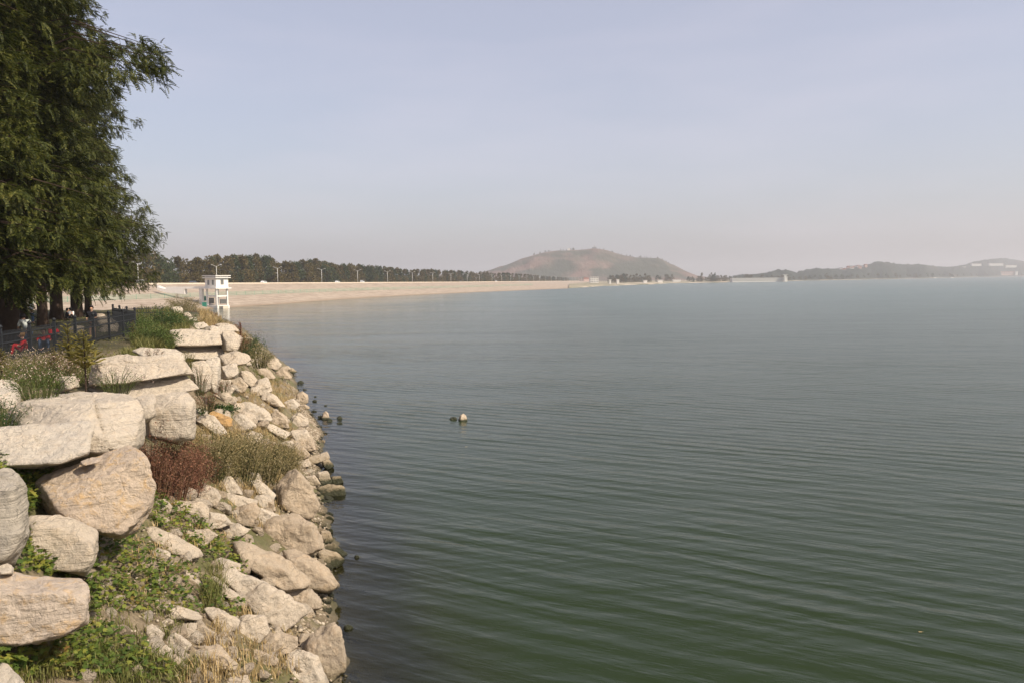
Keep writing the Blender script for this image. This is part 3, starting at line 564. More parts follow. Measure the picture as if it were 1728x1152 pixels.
# stones of the rubble slope: outlines read off the photograph
def c5(p): return [(240 + x / 4.547, 740 + y / 4.547) for x, y in p]
def c6(p): return [(240 + x / 4.547, 920 + y / 4.547) for x, y in p]
def c4(p): return [(300 + x / 5.2375, 560 + y / 5.2375) for x, y in p]
RUB = [
 (c5, [(1060, 240), (1180, 240), (1275, 360), (1335, 500), (1300, 580), (1250, 592), (1110, 545), (1055, 490), (1090, 380)], 'brown', 'big brown pointed boulder leaning over the water beside the straw grass'),
 (c5, [(1120, -10), (1290, -20), (1322, 80), (1250, 92), (1190, 60)], 'brown', 'pale stone with mossy foot at the water edge below the pebble beach'),
 (c5, [(1165, 68), (1240, 76), (1285, 130), (1200, 160)], 'brown', None),
 (c5, [(1265, 150), (1415, 100), (1430, 150), (1310, 195)], 'brown', 'flat stone lying over others at the water, under the pebble beach'),
 (c5, [(1380, 165), (1420, 150), (1470, 205), (1420, 238), (1385, 205)], 'brown', 'rusty little stone with green weed at the tip of the flat stone'),
 (c5, [(1205, 180), (1270, 155), (1292, 205), (1215, 222)], 'pale', None),
 (c5, [(1255, 290), (1330, 280), (1368, 345), (1285, 362)], 'pale', 'small pale stone left of the cube-like one standing in the water'),
 (c5, [(1330, 262), (1420, 250), (1457, 340), (1378, 362)], 'pale', 'cube-like pale stone tilted at the water edge'),
 (c5, [(1448, 290), (1520, 288), (1540, 330), (1470, 352)], 'brown', 'small mossy stone in the water just right of the cube-like pale stone'),
 (c5, [(1352, 382), (1440, 345), (1540, 368), (1542, 432), (1365, 445)], 'brown', 'long low stone with green slime, farthest out in the water by the bank'),
 (c5, [(668, 605), (740, 520), (860, 500), (902, 560), (830, 662), (720, 645)], 'brown', 'brown overhanging stone casting a dark hollow in mid rubble'),
 (c5, [(860, 600), (900, 532), (1060, 590), (1000, 640), (880, 682)], 'pale', None),
 (c5, [(870, 720), (1000, 620), (1200, 600), (1330, 660), (1382, 820), (1230, 872), (1100, 840), (1010, 760)], 'brown', 'biggest creased boulder at the middle of the waterline'),
 (c5, [(1358, 705), (1440, 715), (1462, 780), (1400, 805)], 'brown', 'weedy stone poking out right of the creased boulder'),
 (c5, [(1392, 832), (1470, 808), (1562, 870), (1540, 905), (1420, 882)], 'brown', 'mossy-ended stone behind the round one at the water'),
 (c5, [(1320, 850), (1380, 846), (1480, 868), (1542, 920), (1530, 965), (1420, 985), (1368, 930)], 'brown', 'round tan stone with a slimy foot beside a lone dark stone in the water'),
 (c6, [(728, -5), (790, -20), (1050, 80), (1170, 170), (1262, 240), (1240, 300), (1090, 348), (960, 280), (800, 150), (722, 90)], 'brown', 'long pointed slab sloping down to the water, its tip up among creepers'),
 (c6, [(1075, 48), (1180, 40), (1330, 110), (1400, 170), (1484, 290), (1400, 335), (1240, 325), (1200, 200), (1120, 130)], 'brown', 'rounded broad boulder right of the long pointed slab'),
 (c6, [(1095, 330), (1150, 303), (1290, 333), (1364, 420), (1350, 470), (1240, 505), (1130, 430)], 'brown', 'stone with orange and green foot below the broad rounded boulder'),
 (c6, [(572, 208), (640, 192), (740, 195), (945, 290), (870, 345), (760, 378), (600, 262)], 'pale', 'long ridged stone below the creepers, left of the long pointed slab'),
 (c6, [(522, 250), (560, 243), (752, 390), (690, 422), (540, 332)], 'pale', None),
 (c6, [(790, 420), (860, 340), (950, 298), (1200, 460), (1236, 515), (1150, 555), (1070, 635), (980, 600), (900, 560)], 'pale', 'big blocky boulder with a sharp corner hanging over the water'),
 (c6, [(478, 492), (560, 480), (742, 570), (700, 642), (575, 668), (520, 570)], 'pale', 'smooth stone with a reddish shaded edge left of the blocky boulder'),
 (c6, [(706, 605), (780, 540), (930, 530), (958, 650), (890, 732), (790, 742), (720, 685)], 'pale', 'shield-shaped stone under the blocky boulder'),
 (c6, [(1196, 720), (1230, 682), (1310, 680), (1295, 760), (1250, 818), (1208, 780)], 'brown', 'small round stone leaning on the left of the lowest shoreline boulder'),
 (c6, [(1262, 800), (1380, 632), (1470, 618), (1532, 690), (1548, 930), (1440, 1018), (1360, 960)], 'brown', 'lowest shoreline boulder, upright, half shaded with a bright right face'),
 (c6, [(1000, 642), (1040, 618), (1102, 690), (1060, 732), (960, 705)], 'pale', None),
 (c6, [(905, 760), (1000, 678), (1130, 688), (1192, 720), (1195, 800), (1030, 835), (940, 805)], 'brown', 'lumpy grey stone left of the lowest shoreline boulder, dry stalks on it'),
 (c6, [(1068, 850), (1190, 812), (1342, 860), (1405, 1000), (1420, 1075), (1130, 1075), (1108, 940)], 'pale', 'squared boulder cut by the bottom edge of the photo'),
 (c6, [(325, 860), (420, 778), (580, 778), (702, 900), (695, 948), (360, 925)], 'brown', 'rounded tan stone in straw near the bottom of the photo'),
 (c6, [(-40, 500), (20, 400), (150, 418), (330, 478), (455, 520), (380, 568), (140, 575), (10, 535)], 'pale', 'long white crumbling stone among the lower creepers'),
 (c6, [(298, 222), (340, 193), (462, 290), (420, 314), (350, 272)], 'pale', None),
 (c6, [(58, 70), (130, 18), (210, 60), (247, 160), (160, 155)], 'pale', 'small white pointed stone surrounded by creeper leaves'),
 (c6, [(-10, 138), (70, 138), (62, 190), (0, 218)], 'pale', None),
 (c5, [(40, 692), (120, 688), (300, 770), (440, 850), (472, 892), (370, 905), (190, 860), (95, 790)], 'pale', 'long grey bone-like stone lying aslant above the upper creepers'),
 (c6, [(478, 170), (600, 98), (742, 140), (742, 192), (620, 195), (500, 190)], 'pale', None),
 (c6, [(380, 622), (460, 598), (562, 680), (500, 752), (345, 720)], 'brown', None),
 (c6, [(210, 640), (290, 598), (402, 600), (402, 640), (340, 712), (230, 675)], 'pale', None),
 (c6, [(108, 602), (200, 563), (232, 580), (200, 652), (130, 645)], 'pale', None),
 (c6, [(15, 642), (80, 608), (162, 680), (110, 772), (20, 765)], 'pale', None),
 (c6, [(158, 745), (240, 668), (332, 720), (362, 760), (300, 832), (200, 825)], 'pale', None),
 (c6, [(88, 792), (160, 753), (222, 800), (222, 872), (80, 885)], 'pale', None),
 (c6, [(165, 855), (250, 838), (342, 920), (352, 985), (240, 965)], 'brown', None),
 (c6, [(568, 682), (630, 663), (692, 740), (652, 792), (560, 772)], 'brown', None),
 (c6, [(765, 822), (880, 798), (1022, 860), (1034, 915), (800, 915)], 'brown', None),
 (c6, [(555, 1060), (640, 998), (800, 998), (835, 1070)], 'pale', None),
 (c6, [(1180, 547), (1240, 518), (1328, 513), (1300, 547), (1240, 573)], 'brown', 'thin flat stone under the overhang of the blocky boulder at the water'),
 (c5, [(425, 232), (520, 178), (662, 188), (652, 232), (560, 302), (500, 292)], 'pale', 'white ledge-like stone between the red weed and the olive weed'),
 (c5, [(578, 342), (640, 293), (692, 298), (764, 420), (650, 414)], 'pale', None),
 (c5, [(348, 382), (500, 348), (572, 400), (592, 440), (560, 525), (480, 485)], 'pale', None),
 (c5, [(598, 432), (660, 413), (862, 470), (872, 500), (760, 525), (640, 495)], 'pale', None),
 (c5, [(828, 332), (900, 318), (1014, 420), (1000, 462), (880, 405)], 'pale', None),
 (c5, [(868, 440), (1000, 468), (1012, 548), (930, 534)], 'brown', None),
 (c5, [(205, 492), (440, 483), (492, 510), (502, 620), (440, 654), (330, 594)], 'pale', 'broad stone half covered in creepers below the red weed'),
 (c5, [(420, 700), (500, 560), (642, 600), (674, 650), (570, 685)], 'pale', None),
 (c5, [(590, 700), (700, 640), (824, 690), (760, 742), (700, 764), (600, 745)], 'pale', None),
 (c5, [(305, 712), (500, 700), (564, 740), (460, 825), (380, 795)], 'pale', None),
 (c5, [(98, 472), (180, 468), (232, 520), (200, 572), (110, 564)], 'pale', None),
 (c5, [(60, 602), (170, 598), (212, 635), (100, 645)], 'pale', None),
 (c4, [(158, 772), (230, 738), (320, 738), (422, 880), (330, 905), (240, 835)], 'pale', 'grey stone left of the orange one, under the leafy green plant'),
 (c4, [(252, 700), (330, 698), (467, 760), (472, 822), (420, 835), (300, 755)], 'orange', 'bright orange flat stone under the leafy green plant'),
 (c4, [(463, 762), (560, 723), (662, 800), (684, 845), (580, 845), (490, 805)], 'pale', 'whitish stone touching the right end of the orange one'),
 (c4, [(515, 672), (600, 618), (700, 638), (824, 730), (792, 792), (650, 745), (540, 725)], 'pale', 'wide rough stone uphill of the whitish one, thin straw behind'),
 (c4, [(818, 742), (880, 698), (962, 760), (974, 842), (880, 835)], 'brown', 'pinkish round stone left of the pebble beach'),
 (c4, [(638, 542), (700, 438), (792, 408), (822, 520), (760, 564), (690, 562)], 'pale', 'bright white upright stone by the brown tussock'),
 (c4, [(538, 402), (560, 348), (640, 358), (707, 430), (640, 474)], 'pale', 'grey-pink stone under the cube-like block'),
 (c4, [(698, 582), (812, 543), (882, 580), (944, 660), (840, 645)], 'pale', None),
 (c4, [(1050, 562), (1100, 528), (1142, 560), (1148, 620), (1100, 645), (1058, 612)], 'brown', 'reddish-brown rounded stone on the shore above the pebble beach'),
 (c4, [(1078, 652), (1120, 633), (1168, 670), (1100, 694)], 'brown', None),
 (c4, [(935, 622), (1020, 588), (1074, 640), (1020, 694)], 'pale', None),
 (c4, [(628, 262), (700, 213), (742, 230), (722, 292), (660, 304)], 'pale', None),
 (c4, [(788, 262), (860, 233), (914, 290), (870, 334), (800, 304)], 'pale', None),
 (c4, [(868, 352), (930, 318), (1002, 400), (960, 414), (880, 394)], 'brown', None),
 (c4, [(928, 312), (970, 298), (1002, 320), (970, 338)], 'brown', None),
 (c4, [(975, 335), (1010, 318), (1052, 350), (1000, 374)], 'brown', 'small flat stone farthest up the shore, standing in the water'),
 (c4, [(568, 212), (600, 198), (654, 290), (600, 294)], 'pale', None),
 (c4, [(1005, 762), (1060, 718), (1142, 760), (1152, 825), (1050, 835), (988, 832)], 'pale', None),
 (c4, [(428, 592), (500, 568), (532, 600), (470, 624)], 'pale', None),
 (c4, [(318, 552), (370, 548), (432, 590), (400, 604)], 'pale', None),
 (c4, [(368, 422), (470, 423), (442, 530), (380, 520)], 'pale', None),
 (c4, [(398, 552), (460, 478), (502, 500), (460, 564)], 'pale', None),
 (c4, [(478, 432), (540, 408), (612, 470), (570, 534), (500, 504)], 'brown', None),
 (c4, [(755, 802), (870, 828), (984, 890), (930, 935), (820, 885)], 'pale', None),
 (c4, [(690, 300), (800, 330), (860, 400), (800, 410), (700, 360)], 'brown', None),
 (c4, [(985, 890), (1130, 868), (1190, 960), (1205, 1040), (1130, 1045), (1050, 1005)], 'pale', 'large two-toned stone with a brown shaded front at the pebble beach'),
 (c4, [(1030, 1020), (1100, 1010), (1160, 1080), (1080, 1120), (1040, 1080)], 'brown', None),
]
RG = {'pale': ('medium pale angular stone packed among others in the rubble slope', 'medium pale stones of the rubble slope'),
      'brown': ('medium brownish angular stone packed among others in the rubble slope', 'medium brownish stones of the rubble slope')}
RM = {'pale': 'rubble_stone', 'brown': 'brown_rubble_stone', 'orange': 'orange_stone'}
for cf, poly, kd, lb_ in RUB:
    poly_rock(cf(poly), 'rubble_stone', RM[kd], lb_ or RG[kd][0], None if lb_ else RG[kd][1], 'rock', chops=2, amp=0.08, grow=1.2, lump=0.05)
def waterstone(px, py, wpx, hpx, lb_, mt='wet_stone', grp=None, lift=0.4):
    P = atZ(px, py); D_ = P[1]; r = wpx / F * D_ / 2; hpx *= 0.62 if mt == 'wet_stone' else 1.0; hh = hpx / F * D_
    poly = [(px - wpx / 2, py + 1), (px - wpx * 0.3, py - hpx * 0.7), (px + wpx * 0.05, py - hpx), (px + wpx * 0.35, py - hpx * 0.65), (px + wpx / 2, py + 1), (px, py + hpx * lift)]
    return poly_rock(poly, 'water_stone', mt, lb_, grp, 'rock', D=D_ - r * 0.5, T=r * 1.5, chops=2, sub=4)
waterstone(549, 706, 15, 14, 'sunlit tan stone standing just off the pebble beach', 'lake_stone')
waterstone(540, 704, 10, 7, 'dark wet stone touching the left of the sunlit tan one')
waterstone(556, 709, 12, 6, 'dark wet stone touching the right of the sunlit tan one')
waterstone(573, 706, 11, 8, 'round dark stone right of the sunlit tan stone')
waterstone(573, 714, 12, 5, 'low dark stone in front of the round dark one, right of the sunlit tan stone')
waterstone(531, 677, 10, 5, 'dark stone in the water above the sunlit tan stone, left one of a pair')
waterstone(549, 684, 7, 3, 'flat dark stone in the water above the sunlit tan stone, right one of a pair')
waterstone(532, 669, 5, 3, 'tiny dark stone farthest out above the dark pair')
waterstone(507, 646, 13, 7, 'olive mossy stone off the shore by the brown tussock')
waterstone(765, 707, 15, 8, 'dark left half of the lone stone pair far out in the lake')
waterstone(781, 709, 16, 12, 'pale-topped right half of the lone stone pair far out in the lake', 'lake_stone')
waterstone(602, 940, 10, 8, 'lone small dark stone in the water beside the round tan shore stone')
waterstone(587, 1060, 21, 13, 'dark weedy stone barely out of the water above the lowest shoreline boulder')
waterstone(556, 712, 12, 5, 'sunken dark stone in front of the sunlit tan one')
waterstone(548, 846, 30, 6, 'flat slimy stone awash under the long low stone')
waterstone(528, 752, 26, 5, 'dark slimy stone awash beneath the flat stone', lift=1)
waterstone(512, 1045, 34, 14, 'dark wet stone in the shaded water gap under the blocky boulder')
waterstone(538, 1058, 26, 9, 'low wet stone at the mouth of the shaded water gap')
# smaller stones filling the slope: copies of a few shapes, each its own object
BASE = []
for k in range(8):
    rg = np.random.default_rng(500 + k); pl = []
    for q in range(13):
        nn = rg.normal(size=3); nn[2] *= 0.8; nn /= np.linalg.norm(nn); pl.append((nn, rg.uniform(0.6, 1.0) * np.linalg.norm(nn * np.array([1.0, 0.75, 0.55]))))
    for ax in range(3):
        for sg in (-1, 1):
            nn = np.zeros(3); nn[ax] = sg; pl.append((nn, (1.0, 0.75, 0.55)[ax]))
    V, Fc = rock_mesh(pl, (1, 0.75, 0.55), 4, 80, 0.06, 1.8, 300 + k, chips=9)
    me = bpy.data.meshes.new('rubble_stone'); me.vertices.add(len(V)); me.vertices.foreach_set('co', V.astype(np.float32).ravel())
    me.loops.add(Fc.size); me.loops.foreach_set('vertex_index', Fc.astype(np.int32).ravel()); me.polygons.add(len(Fc)); me.polygons.foreach_set('loop_start', np.arange(0, Fc.size, 3, dtype=np.int32)); me.update(calc_edges=True)
    me.polygons.foreach_set('use_smooth', np.ones(len(Fc), dtype=bool)); me.materials.append(MATS['rubble_stone' if k % 2 else 'brown_rubble_stone']); BASE.append(me)
def small_stone(x, y, s, lbl, grp, sink=0.25):
    o = bpy.data.objects.new('bank_stone', random.choice(BASE)); COL.objects.link(o)
    o.location = (x, y, float(H(x, y)) + s * (0.5 - sink)); o.scale = (s, s * random.uniform(0.8, 1.15), s * random.uniform(0.8, 1.2))
    o.rotation_euler = (random.uniform(-0.6, 0.6), random.uniform(-0.6, 0.6), random.uniform(0, 6.28)); return tag(o, lbl, 'rock', grp)
rs = np.random.default_rng(42); cnt = 0
PTS = []
while cnt < 295:
    px = rs.uniform(130, 560); py = rs.uniform(575, 1150)
    P = hit(px, py)
    x, y = P[0], P[1]; xw = np.interp(y, KXW_Y, KXW_X); xf = min(np.interp(y, KY, KXF), xw - 1.5)
    t = (xw - x) / (xw - xf)
    if not (-0.12 < t < 1.02) or y > 90: continue
    if cnt % 3 == 0 and t > 0.2: continue
    gx_ = abs(py - 980) < 70 and px < 330
    rpx = rs.uniform(15, 36) if t > 0.15 else rs.uniform(9, 20)
    if y > 45: rpx *= 0.6
    if any((px - q[0]) ** 2 + ((py - q[1]) * 1.5) ** 2 < (0.55 * (rpx + q[2]) * rs.uniform(0.5, 1)) ** 2 for q in PTS): continue
    PTS.append((px, py, rpx)); s = rpx / F * y
    small_stone(x, y, s * 0.62, 'small stone filling a gap between the larger rubble stones of the bank', 'small gap-filling stones of the bank'); cnt += 1
# pebble beach
pv = []; pf = []; b0 = 0
D3 = np.array([(1, 0, 0), (0, 1, 0), (-1, 0, 0), (0, -1, 0), (0, 0, 1), (0, 0, -1)], float); F3 = [(0, 1, 4), (1, 2, 4), (2, 3, 4), (3, 0, 4), (1, 0, 5), (2, 1, 5), (3, 2, 5), (0, 3, 5)]
def pebbles(n, sampler, smin, smax):
    global b0
    for k in range(n):
        P = sampler()
        if P is None: continue
        s = rs.uniform(smin, smax); a = rs.uniform(0, 6.28); ca, sa = math.cos(a), math.sin(a)
        q = D3 * np.array([1, rs.uniform(0.6, 1), rs.uniform(0.4, 0.7)]) * s * rs.uniform(0.8, 1.2, (6, 1))
        q = np.stack([q[:, 0] * ca - q[:, 1] * sa, q[:, 0] * sa + q[:, 1] * ca, q[:, 2]], 1) + P
        pv.append(q); pf.extend([(b0 + i, b0 + j, b0 + l_) for i, j, l_ in F3]); b0 += 6
def bs():
    px = rs.uniform(505, 552); py = rs.uniform(698, 750)
    if (px - 505) / 47 + abs(py - 722) / 40 > 1.15: return None
    P = hit(px, py); P = P.copy(); P[2] = float(H(P[0], P[1])) + 0.04; return P
pebbles(1500, bs, 0.05, 0.13)
def bs2():
    px = rs.uniform(140, 570); py = rs.uniform(600, 1150); P = hit(px, py).copy()
    if P[2] < -0.05 or P[2] > 4.5: return None
    P[2] = float(H(P[0], P[1])) + 0.06; return P
pebbles(2500, bs2, 0.03, 0.07)
def bs3():
    y = rs.uniform(9, 75); xw = np.interp(y, KXW_Y, KXW_X); x = xw + rs.normal(-0.5, 0.55); return np.array([x, y, float(H(x, y)) + 0.04])
pebbles(5200, bs3, 0.03, 0.11)
b = NB('pebble'); g_ = b.n('ShaderNodeNewGeometry'); z = b.n('ShaderNodeSeparateXYZ'); b.l(g_.outputs['Position'], z.inputs[0])
c = b.ramp(g_.outputs['Random Per Island'], [(0, (0.16, 0.12, 0.08)), (0.5, (0.28, 0.22, 0.15)), (1, (0.46, 0.39, 0.3))]); b.col(b.mix(b.maprange(z.outputs[2], 0.02, 0.2, 0.9, 0), c, (0.05, 0.045, 0.025)))
o = mesh_np('pebbles', np.concatenate(pv), np.array(pf), MATS['pebble']); tag(o, 'pale pebbles and grit between the stones and on the little beach', 'pebbles', None, 'stuff')

# ------------------------------------------------------------------ far shore and hills
b = NB('far_land'); ps = b.pos(); n1 = b.noise(ps, 0.02, 5, 0.65); b.col(b.mix(b.maprange(n1, 0.4, 0.6, 0, 1), (0.12, 0.12, 0.06), (0.42, 0.35, 0.26)))
V = []; FS = [(px, py) for px, py in _wd[7:]]; SH = []
for px in np.arange(960, 2301, 10.0):
    py = np.interp(px, [a for a, _ in FS] + [2300], [c for _, c in FS] + [458.9]); py = max(py, hor(px) + 2.6)
    P = atZ(px, py + math.sin(px * 0.11) * 0.12); SH.append((px, P[0], P[1])); d = P[:2] / np.linalg.norm(P[:2])
    for a, zz in ((-8, -0.8), (0, 0.05), (14, 1.0), (110, 2.4), (1200, 3.5), (9000, 4)): q = P[:2] + d * a; V.append((q[0], q[1], zz))
n_ = len(SH); o = mesh_np('far_shore', V, np.array([(i * 6 + k, i * 6 + k + 1, (i + 1) * 6 + k + 1, (i + 1) * 6 + k) for i in range(n_ - 1) for k in range(5)]), MATS['far_land'], smooth=True); tag(o, kind='structure')
SH = np.array(SH)
b = NB('red_hill_soil'); ps = b.pos(); n1 = b.noise(b.mapping(ps, (1, 1, 1.6)), 0.006, 6, 0.62, 0.6); n2 = b.noise(b.mapping(ps, (1, 0.4, 0.3), (0, 0.5, 0)), 0.03, 5, 0.7)
c = b.mix(b.maprange(n2, 0.35, 0.65, 0, 1), (0.135, 0.08, 0.06), (0.21, 0.145, 0.115)); c = b.mix(b.maprange(n1, 0.42, 0.54, 0, 0.9), c, (0.05, 0.06, 0.04)); b.col(c); b.bump(n2, 1.0, 8.0)
RH = [(800, 462), (818, 457.5), (853, 447.5), (880, 437), (906, 428.5), (939, 423), (962, 420.5), (997, 419), (1008, 419), (1022, 421.5), (1045, 428), (1073, 434), (1095, 435), (1110, 435.5), (1124, 443), (1147, 453), (1170, 463), (1200, 468)]
def rh(X):
    px = X / 2600 * F + 864; row = np.interp(px, [a for a, _ in RH], [c for _, c in RH]); return np.clip(10 + (hor(px) - row) / F * 2600, 0, None)
def rhz(x, y):
    base = rh(x); t = (y - 2600); f = np.where(t < 0, np.exp(-(t / 230.0) ** 2), np.exp(-(t / 400.0) ** 2))
    P = np.stack([x.ravel() / 70, y.ravel() / 160, 0 * x.ravel()], 1); g = fbm(P, 4, 77).reshape(x.shape)
    return base * f * (1 + 0.22 * g * (1 - f)) + g * 2.6 * f - 3
o = grid('hill', np.arange(-220, 760, 7.0), np.arange(2150, 3300, 14.0), rhz, MATS['red_hill_soil']); tag(o, kind='structure')
b = NB('wooded_slope'); ps = b.pos(); n1 = b.noise(ps, 0.05, 6, 0.7); n2 = b.noise(ps, 0.008, 4, 0.6)
c = b.mix(b.maprange(n1, 0.35, 0.65, 0, 1), (0.010, 0.018, 0.013), (0.036, 0.046, 0.032)); c = b.mix(b.maprange(n2, 0.60, 0.72, 0, 0.6), c, (0.22, 0.16, 0.12)); b.col(c); b.bump(n1, 1.0, 6.0)
WH = [(1236, 467.5), (1262, 465), (1290, 463), (1307, 458), (1327, 456.5), (1344, 461), (1360, 456), (1377, 454), (1403, 454), (1420, 455), (1450, 451), (1463, 447), (1480, 441), (1497, 443), (1522, 446.5), (1560, 447), (1575, 450), (1602, 451), (1625, 448), (1636, 443), (1654, 439), (1688, 435), (1714, 438), (1728, 441), (1770, 446), (1850, 440), (2000, 448), (2200, 452)]
V = []; us = np.arange(1236, 2200, 2.0); K = 22
for px in us:
    sx = np.interp(px, SH[:, 0], SH[:, 1]); sy = np.interp(px, SH[:, 0], SH[:, 2]); row = np.interp(px, [a for a, _ in WH], [c for _, c in WH])
    for k in range(K):
        t = k / (K - 1); m_ = 1.01 + 0.30 * t; yr = sy * (1.01 + 0.30 * 0.55); zt = 10 + (hor(px) - row) / F * yr
        prof_ = math.sin(min(1, t / 0.55) * math.pi / 2) ** 0.9 if t < 0.55 else math.cos((t - 0.55) / 0.45 * math.pi / 2)
        V.append((sx * m_, sy * m_, 0.5 + (zt * 0.94) * prof_))
V = np.array(V); nz = fbm(np.stack([V[:, 0] / 14, V[:, 1] / 30, V[:, 2] * 0], 1), 3, 9); V[:, 2] += np.abs(nz) * 5 * np.clip(V[:, 2] / 8, 0, 1) - 0.5
o = mesh_np('wooded_hill', V, np.array([(i * K + k, i * K + k + 1, (i + 1) * K + k + 1, (i + 1) * K + k) for i in range(len(us) - 1) for k in range(K - 1)]), MATS['wooded_slope'], smooth=True); tag(o, kind='structure')

# ------------------------------------------------------------------ foliage building
def frames(dirs):
    d = dirs / np.linalg.norm(dirs, axis=1)[:, None]; up = np.array([0, 0, 1.0])[None].repeat(len(d), 0)
    y = np.cross(up, d); ln = np.linalg.norm(y, axis=1); y[ln < 1e-3] = (0, 1, 0); y /= np.linalg.norm(y, axis=1)[:, None]; z = np.cross(d, y); return d, y, z
def scatter(unit, faces, pos, dirs, size, roll=None):
    """copies of a small leaf shape joined into arrays"""
    pos = np.asarray(pos, float); x, y, z = frames(np.asarray(dirs, float)); size = np.broadcast_to(np.asarray(size, float), (len(pos),))
    if roll is not None:
        c_, s_ = np.cos(roll)[:, None], np.sin(roll)[:, None]; y, z = y * c_ + z * s_, z * c_ - y * s_
    U = unit[None] * size[:, None, None]
    V = pos[:, None] + U[..., 0:1] * x[:, None] + U[..., 1:2] * y[:, None] + U[..., 2:3] * z[:, None]
    k = len(unit); Fc = (np.asarray(faces)[None] + (np.arange(len(pos)) * k)[:, None, None]).reshape(-1, len(faces[0])); return V.reshape(-1, 3), Fc
def cat(parts):
    V = []; Fs = []; b = 0
    for v, f in parts: V.append(v); Fs.append(f + b); b += len(v)
    return np.concatenate(V), np.concatenate(Fs)
DIA = np.array([(0, 0, 0), (0.5, 0.2, 0.03), (1, 0, -0.05), (0.5, -0.2, 0.03)]); DIAF = [(0, 1, 2, 3)]
NAR = np.array([(0, 0, 0), (0.45, 0.1, 0.02), (1, 0, -0.12), (0.45, -0.1, 0.02)])
def make_spray(n=9, ang=55, ll=0.26, wd=0.035, droop=0.3):
    V = []; Fc = []
    for i in range(n):
        t = (i + 0.5) / n; x = t; z = -droop * t * t
        for sg in (-1, 1):
            a = R(ang * (1 - 0.4 * t)); L = ll * (1 - 0.5 * t) * (0.8 + 0.3 * ((i * 7 + (sg > 0) * 3) % 5) / 5)
            dx, dy = math.cos(a) * L, math.sin(a) * L * sg; nx, ny = -dy / L * wd, dx / L * wd; b_ = len(V)
            V += [(x, 0, z), (x + dx * 0.5 + nx, dy * 0.5 + ny, z - L * 0.1), (x + dx, dy, z - L * 0.35), (x + dx * 0.5 - nx, dy * 0.5 - ny, z - L * 0.1)]; Fc.append((b_, b_ + 1, b_ + 2, b_ + 3))
    return np.array(V), Fc
SPR, SPRF = make_spray(8, 55, 0.32, 0.06, 0.4)
def cypress(name, x, y, z0, Ht, rad, label, nb=120, per=42, group=None, seed=1, rbase=0.42, extra=(), zlow=2.1):
    rg = np.random.default_rng(seed); root = empty(name, (x, y, z0)); tag(root, label, 'tree', group)
    tm = MB(); pts = [(0, 0, -0.4), (0.02, 0, 1.0), (rg.uniform(-.1, .1), rg.uniform(-.1, .1), Ht * 0.35), (rg.uniform(-.2, .2), rg.uniform(-.2, .2), Ht * 0.7), (0, 0, Ht)]
    tm.tube(pts, [rbase * 1.35, rbase, rbase * 0.75, rbase * 0.4, 0.05], 10); tm.build('trunk', MATS['bark'], root, smooth=True)
    bm_ = MB(); P = []; Dr = []; Sz = []
    br = []
    for i in range(nb):
        t = (i + rg.uniform(0, 1)) / nb; z = zlow + (Ht - zlow) * t; ph = i * 2.399 + rg.uniform(-0.4, 0.4)
        r = rad * (0.80 + 0.2 * math.sin(t * 9 + ph)) * min(1.0, (1 - t) * 2.3 + 0.12) * rg.uniform(0.78, 1.12); br.append((z, ph, r, rg.uniform(-0.02, 0.22)))
    for (z, ph, r, rise) in br + list(extra):
        d = np.array([math.cos(ph), math.sin(ph), 0]); tip = d * r + np.array([0, 0, z + r * rise]); mid = d * r * 0.5 + np.array([rg.normal(0, .25), rg.normal(0, .25), z + r * (rise * 0.7 + 0.14)])
        bm_.tube([(0, 0, z - 0.3), mid, tip], [0.07, 0.04, 0.012], 4)
        k = int(per * (0.5 + r / rad * 0.7)); nt = max(3, int(r * 2.2)); tu = rg.uniform(0.28, 1.0, nt) ** 0.8; to = rg.normal(0, 0.55, nt); tz = rg.normal(0, 0.25, nt); ti = rg.integers(0, nt, k); u = np.clip(tu[ti] + rg.normal(0, 0.035, k), 0.2, 1.03)
        base = (np.array([0, 0, z - 0.3])[None] * (1 - u[:, None]) ** 2 + 2 * mid[None] * (u * (1 - u))[:, None] + tip[None] * (u ** 2)[:, None])
        side = np.array([-d[1], d[0], 0]); w_ = 0.95 * (0.35 + 0.65 * np.sin(np.clip(u, 0, 1) * 2.6))
        off = (to[ti] + rg.normal(0, 0.2, k)) * w_; P.append(base + side[None] * off[:, None] + np.stack([0 * u, 0 * u, tz[ti] - np.abs(rg.normal(0, 0.22, k)) - np.abs(off) * 0.2], 1))
        dd = d[None] * rg.uniform(0.1, 1.0, (k, 1)) + side[None] * (off * 0.6 + rg.normal(0, 0.75, k))[:, None] + np.stack([0 * u, 0 * u, rg.uniform(-1.0, 0.45, k)], 1); Dr.append(dd); Sz.append(rg.uniform(0.3, 0.62, k))
    P = np.concatenate(P); Dr = np.concatenate(Dr); Sz = np.concatenate(Sz)
    V, Fc = scatter(SPR, SPRF, P, Dr, Sz, rg.uniform(-0.6, 0.6, len(P))); mesh_np('crown', V, Fc, MATS['cypress_leaf'], root); bm_.build('branches', MATS['bark'], root); return root
zt = 7.05
def txy(px, Y): return ((px - 864) / F * Y, Y)
TR = [  # px of trunk, distance, height, radius, label, seed, extra limbs
 (14, 40, 24, 5.2, 'nearest feathery cypress with a thick trunk at the left edge, behind the standing man', 1),
 (-95, 34, 23, 5.4, 'feathery cypress whose drooping boughs enter at the upper left edge', 2),
 (72, 56, 28, 5.4, 'tall feathery cypress with a slim trunk between the nearest one and the broad-trunked pair', 3),
 (96, 68, 29, 6.0, 'feathery cypress with the broad trunk left of the sunlit gap in the park', 4),
 (130, 73, 31, 6.4, 'feathery cypress with the broad trunk right of the sunlit gap in the park', 5),
 (150, 80, 26, 6.4, 'feathery cypress with a leaning slim trunk, last of the park row towards the dam', 6),
 (38, 62, 28, 5.4, 'feathery cypress deep in the shade behind the nearest one', 7),
]
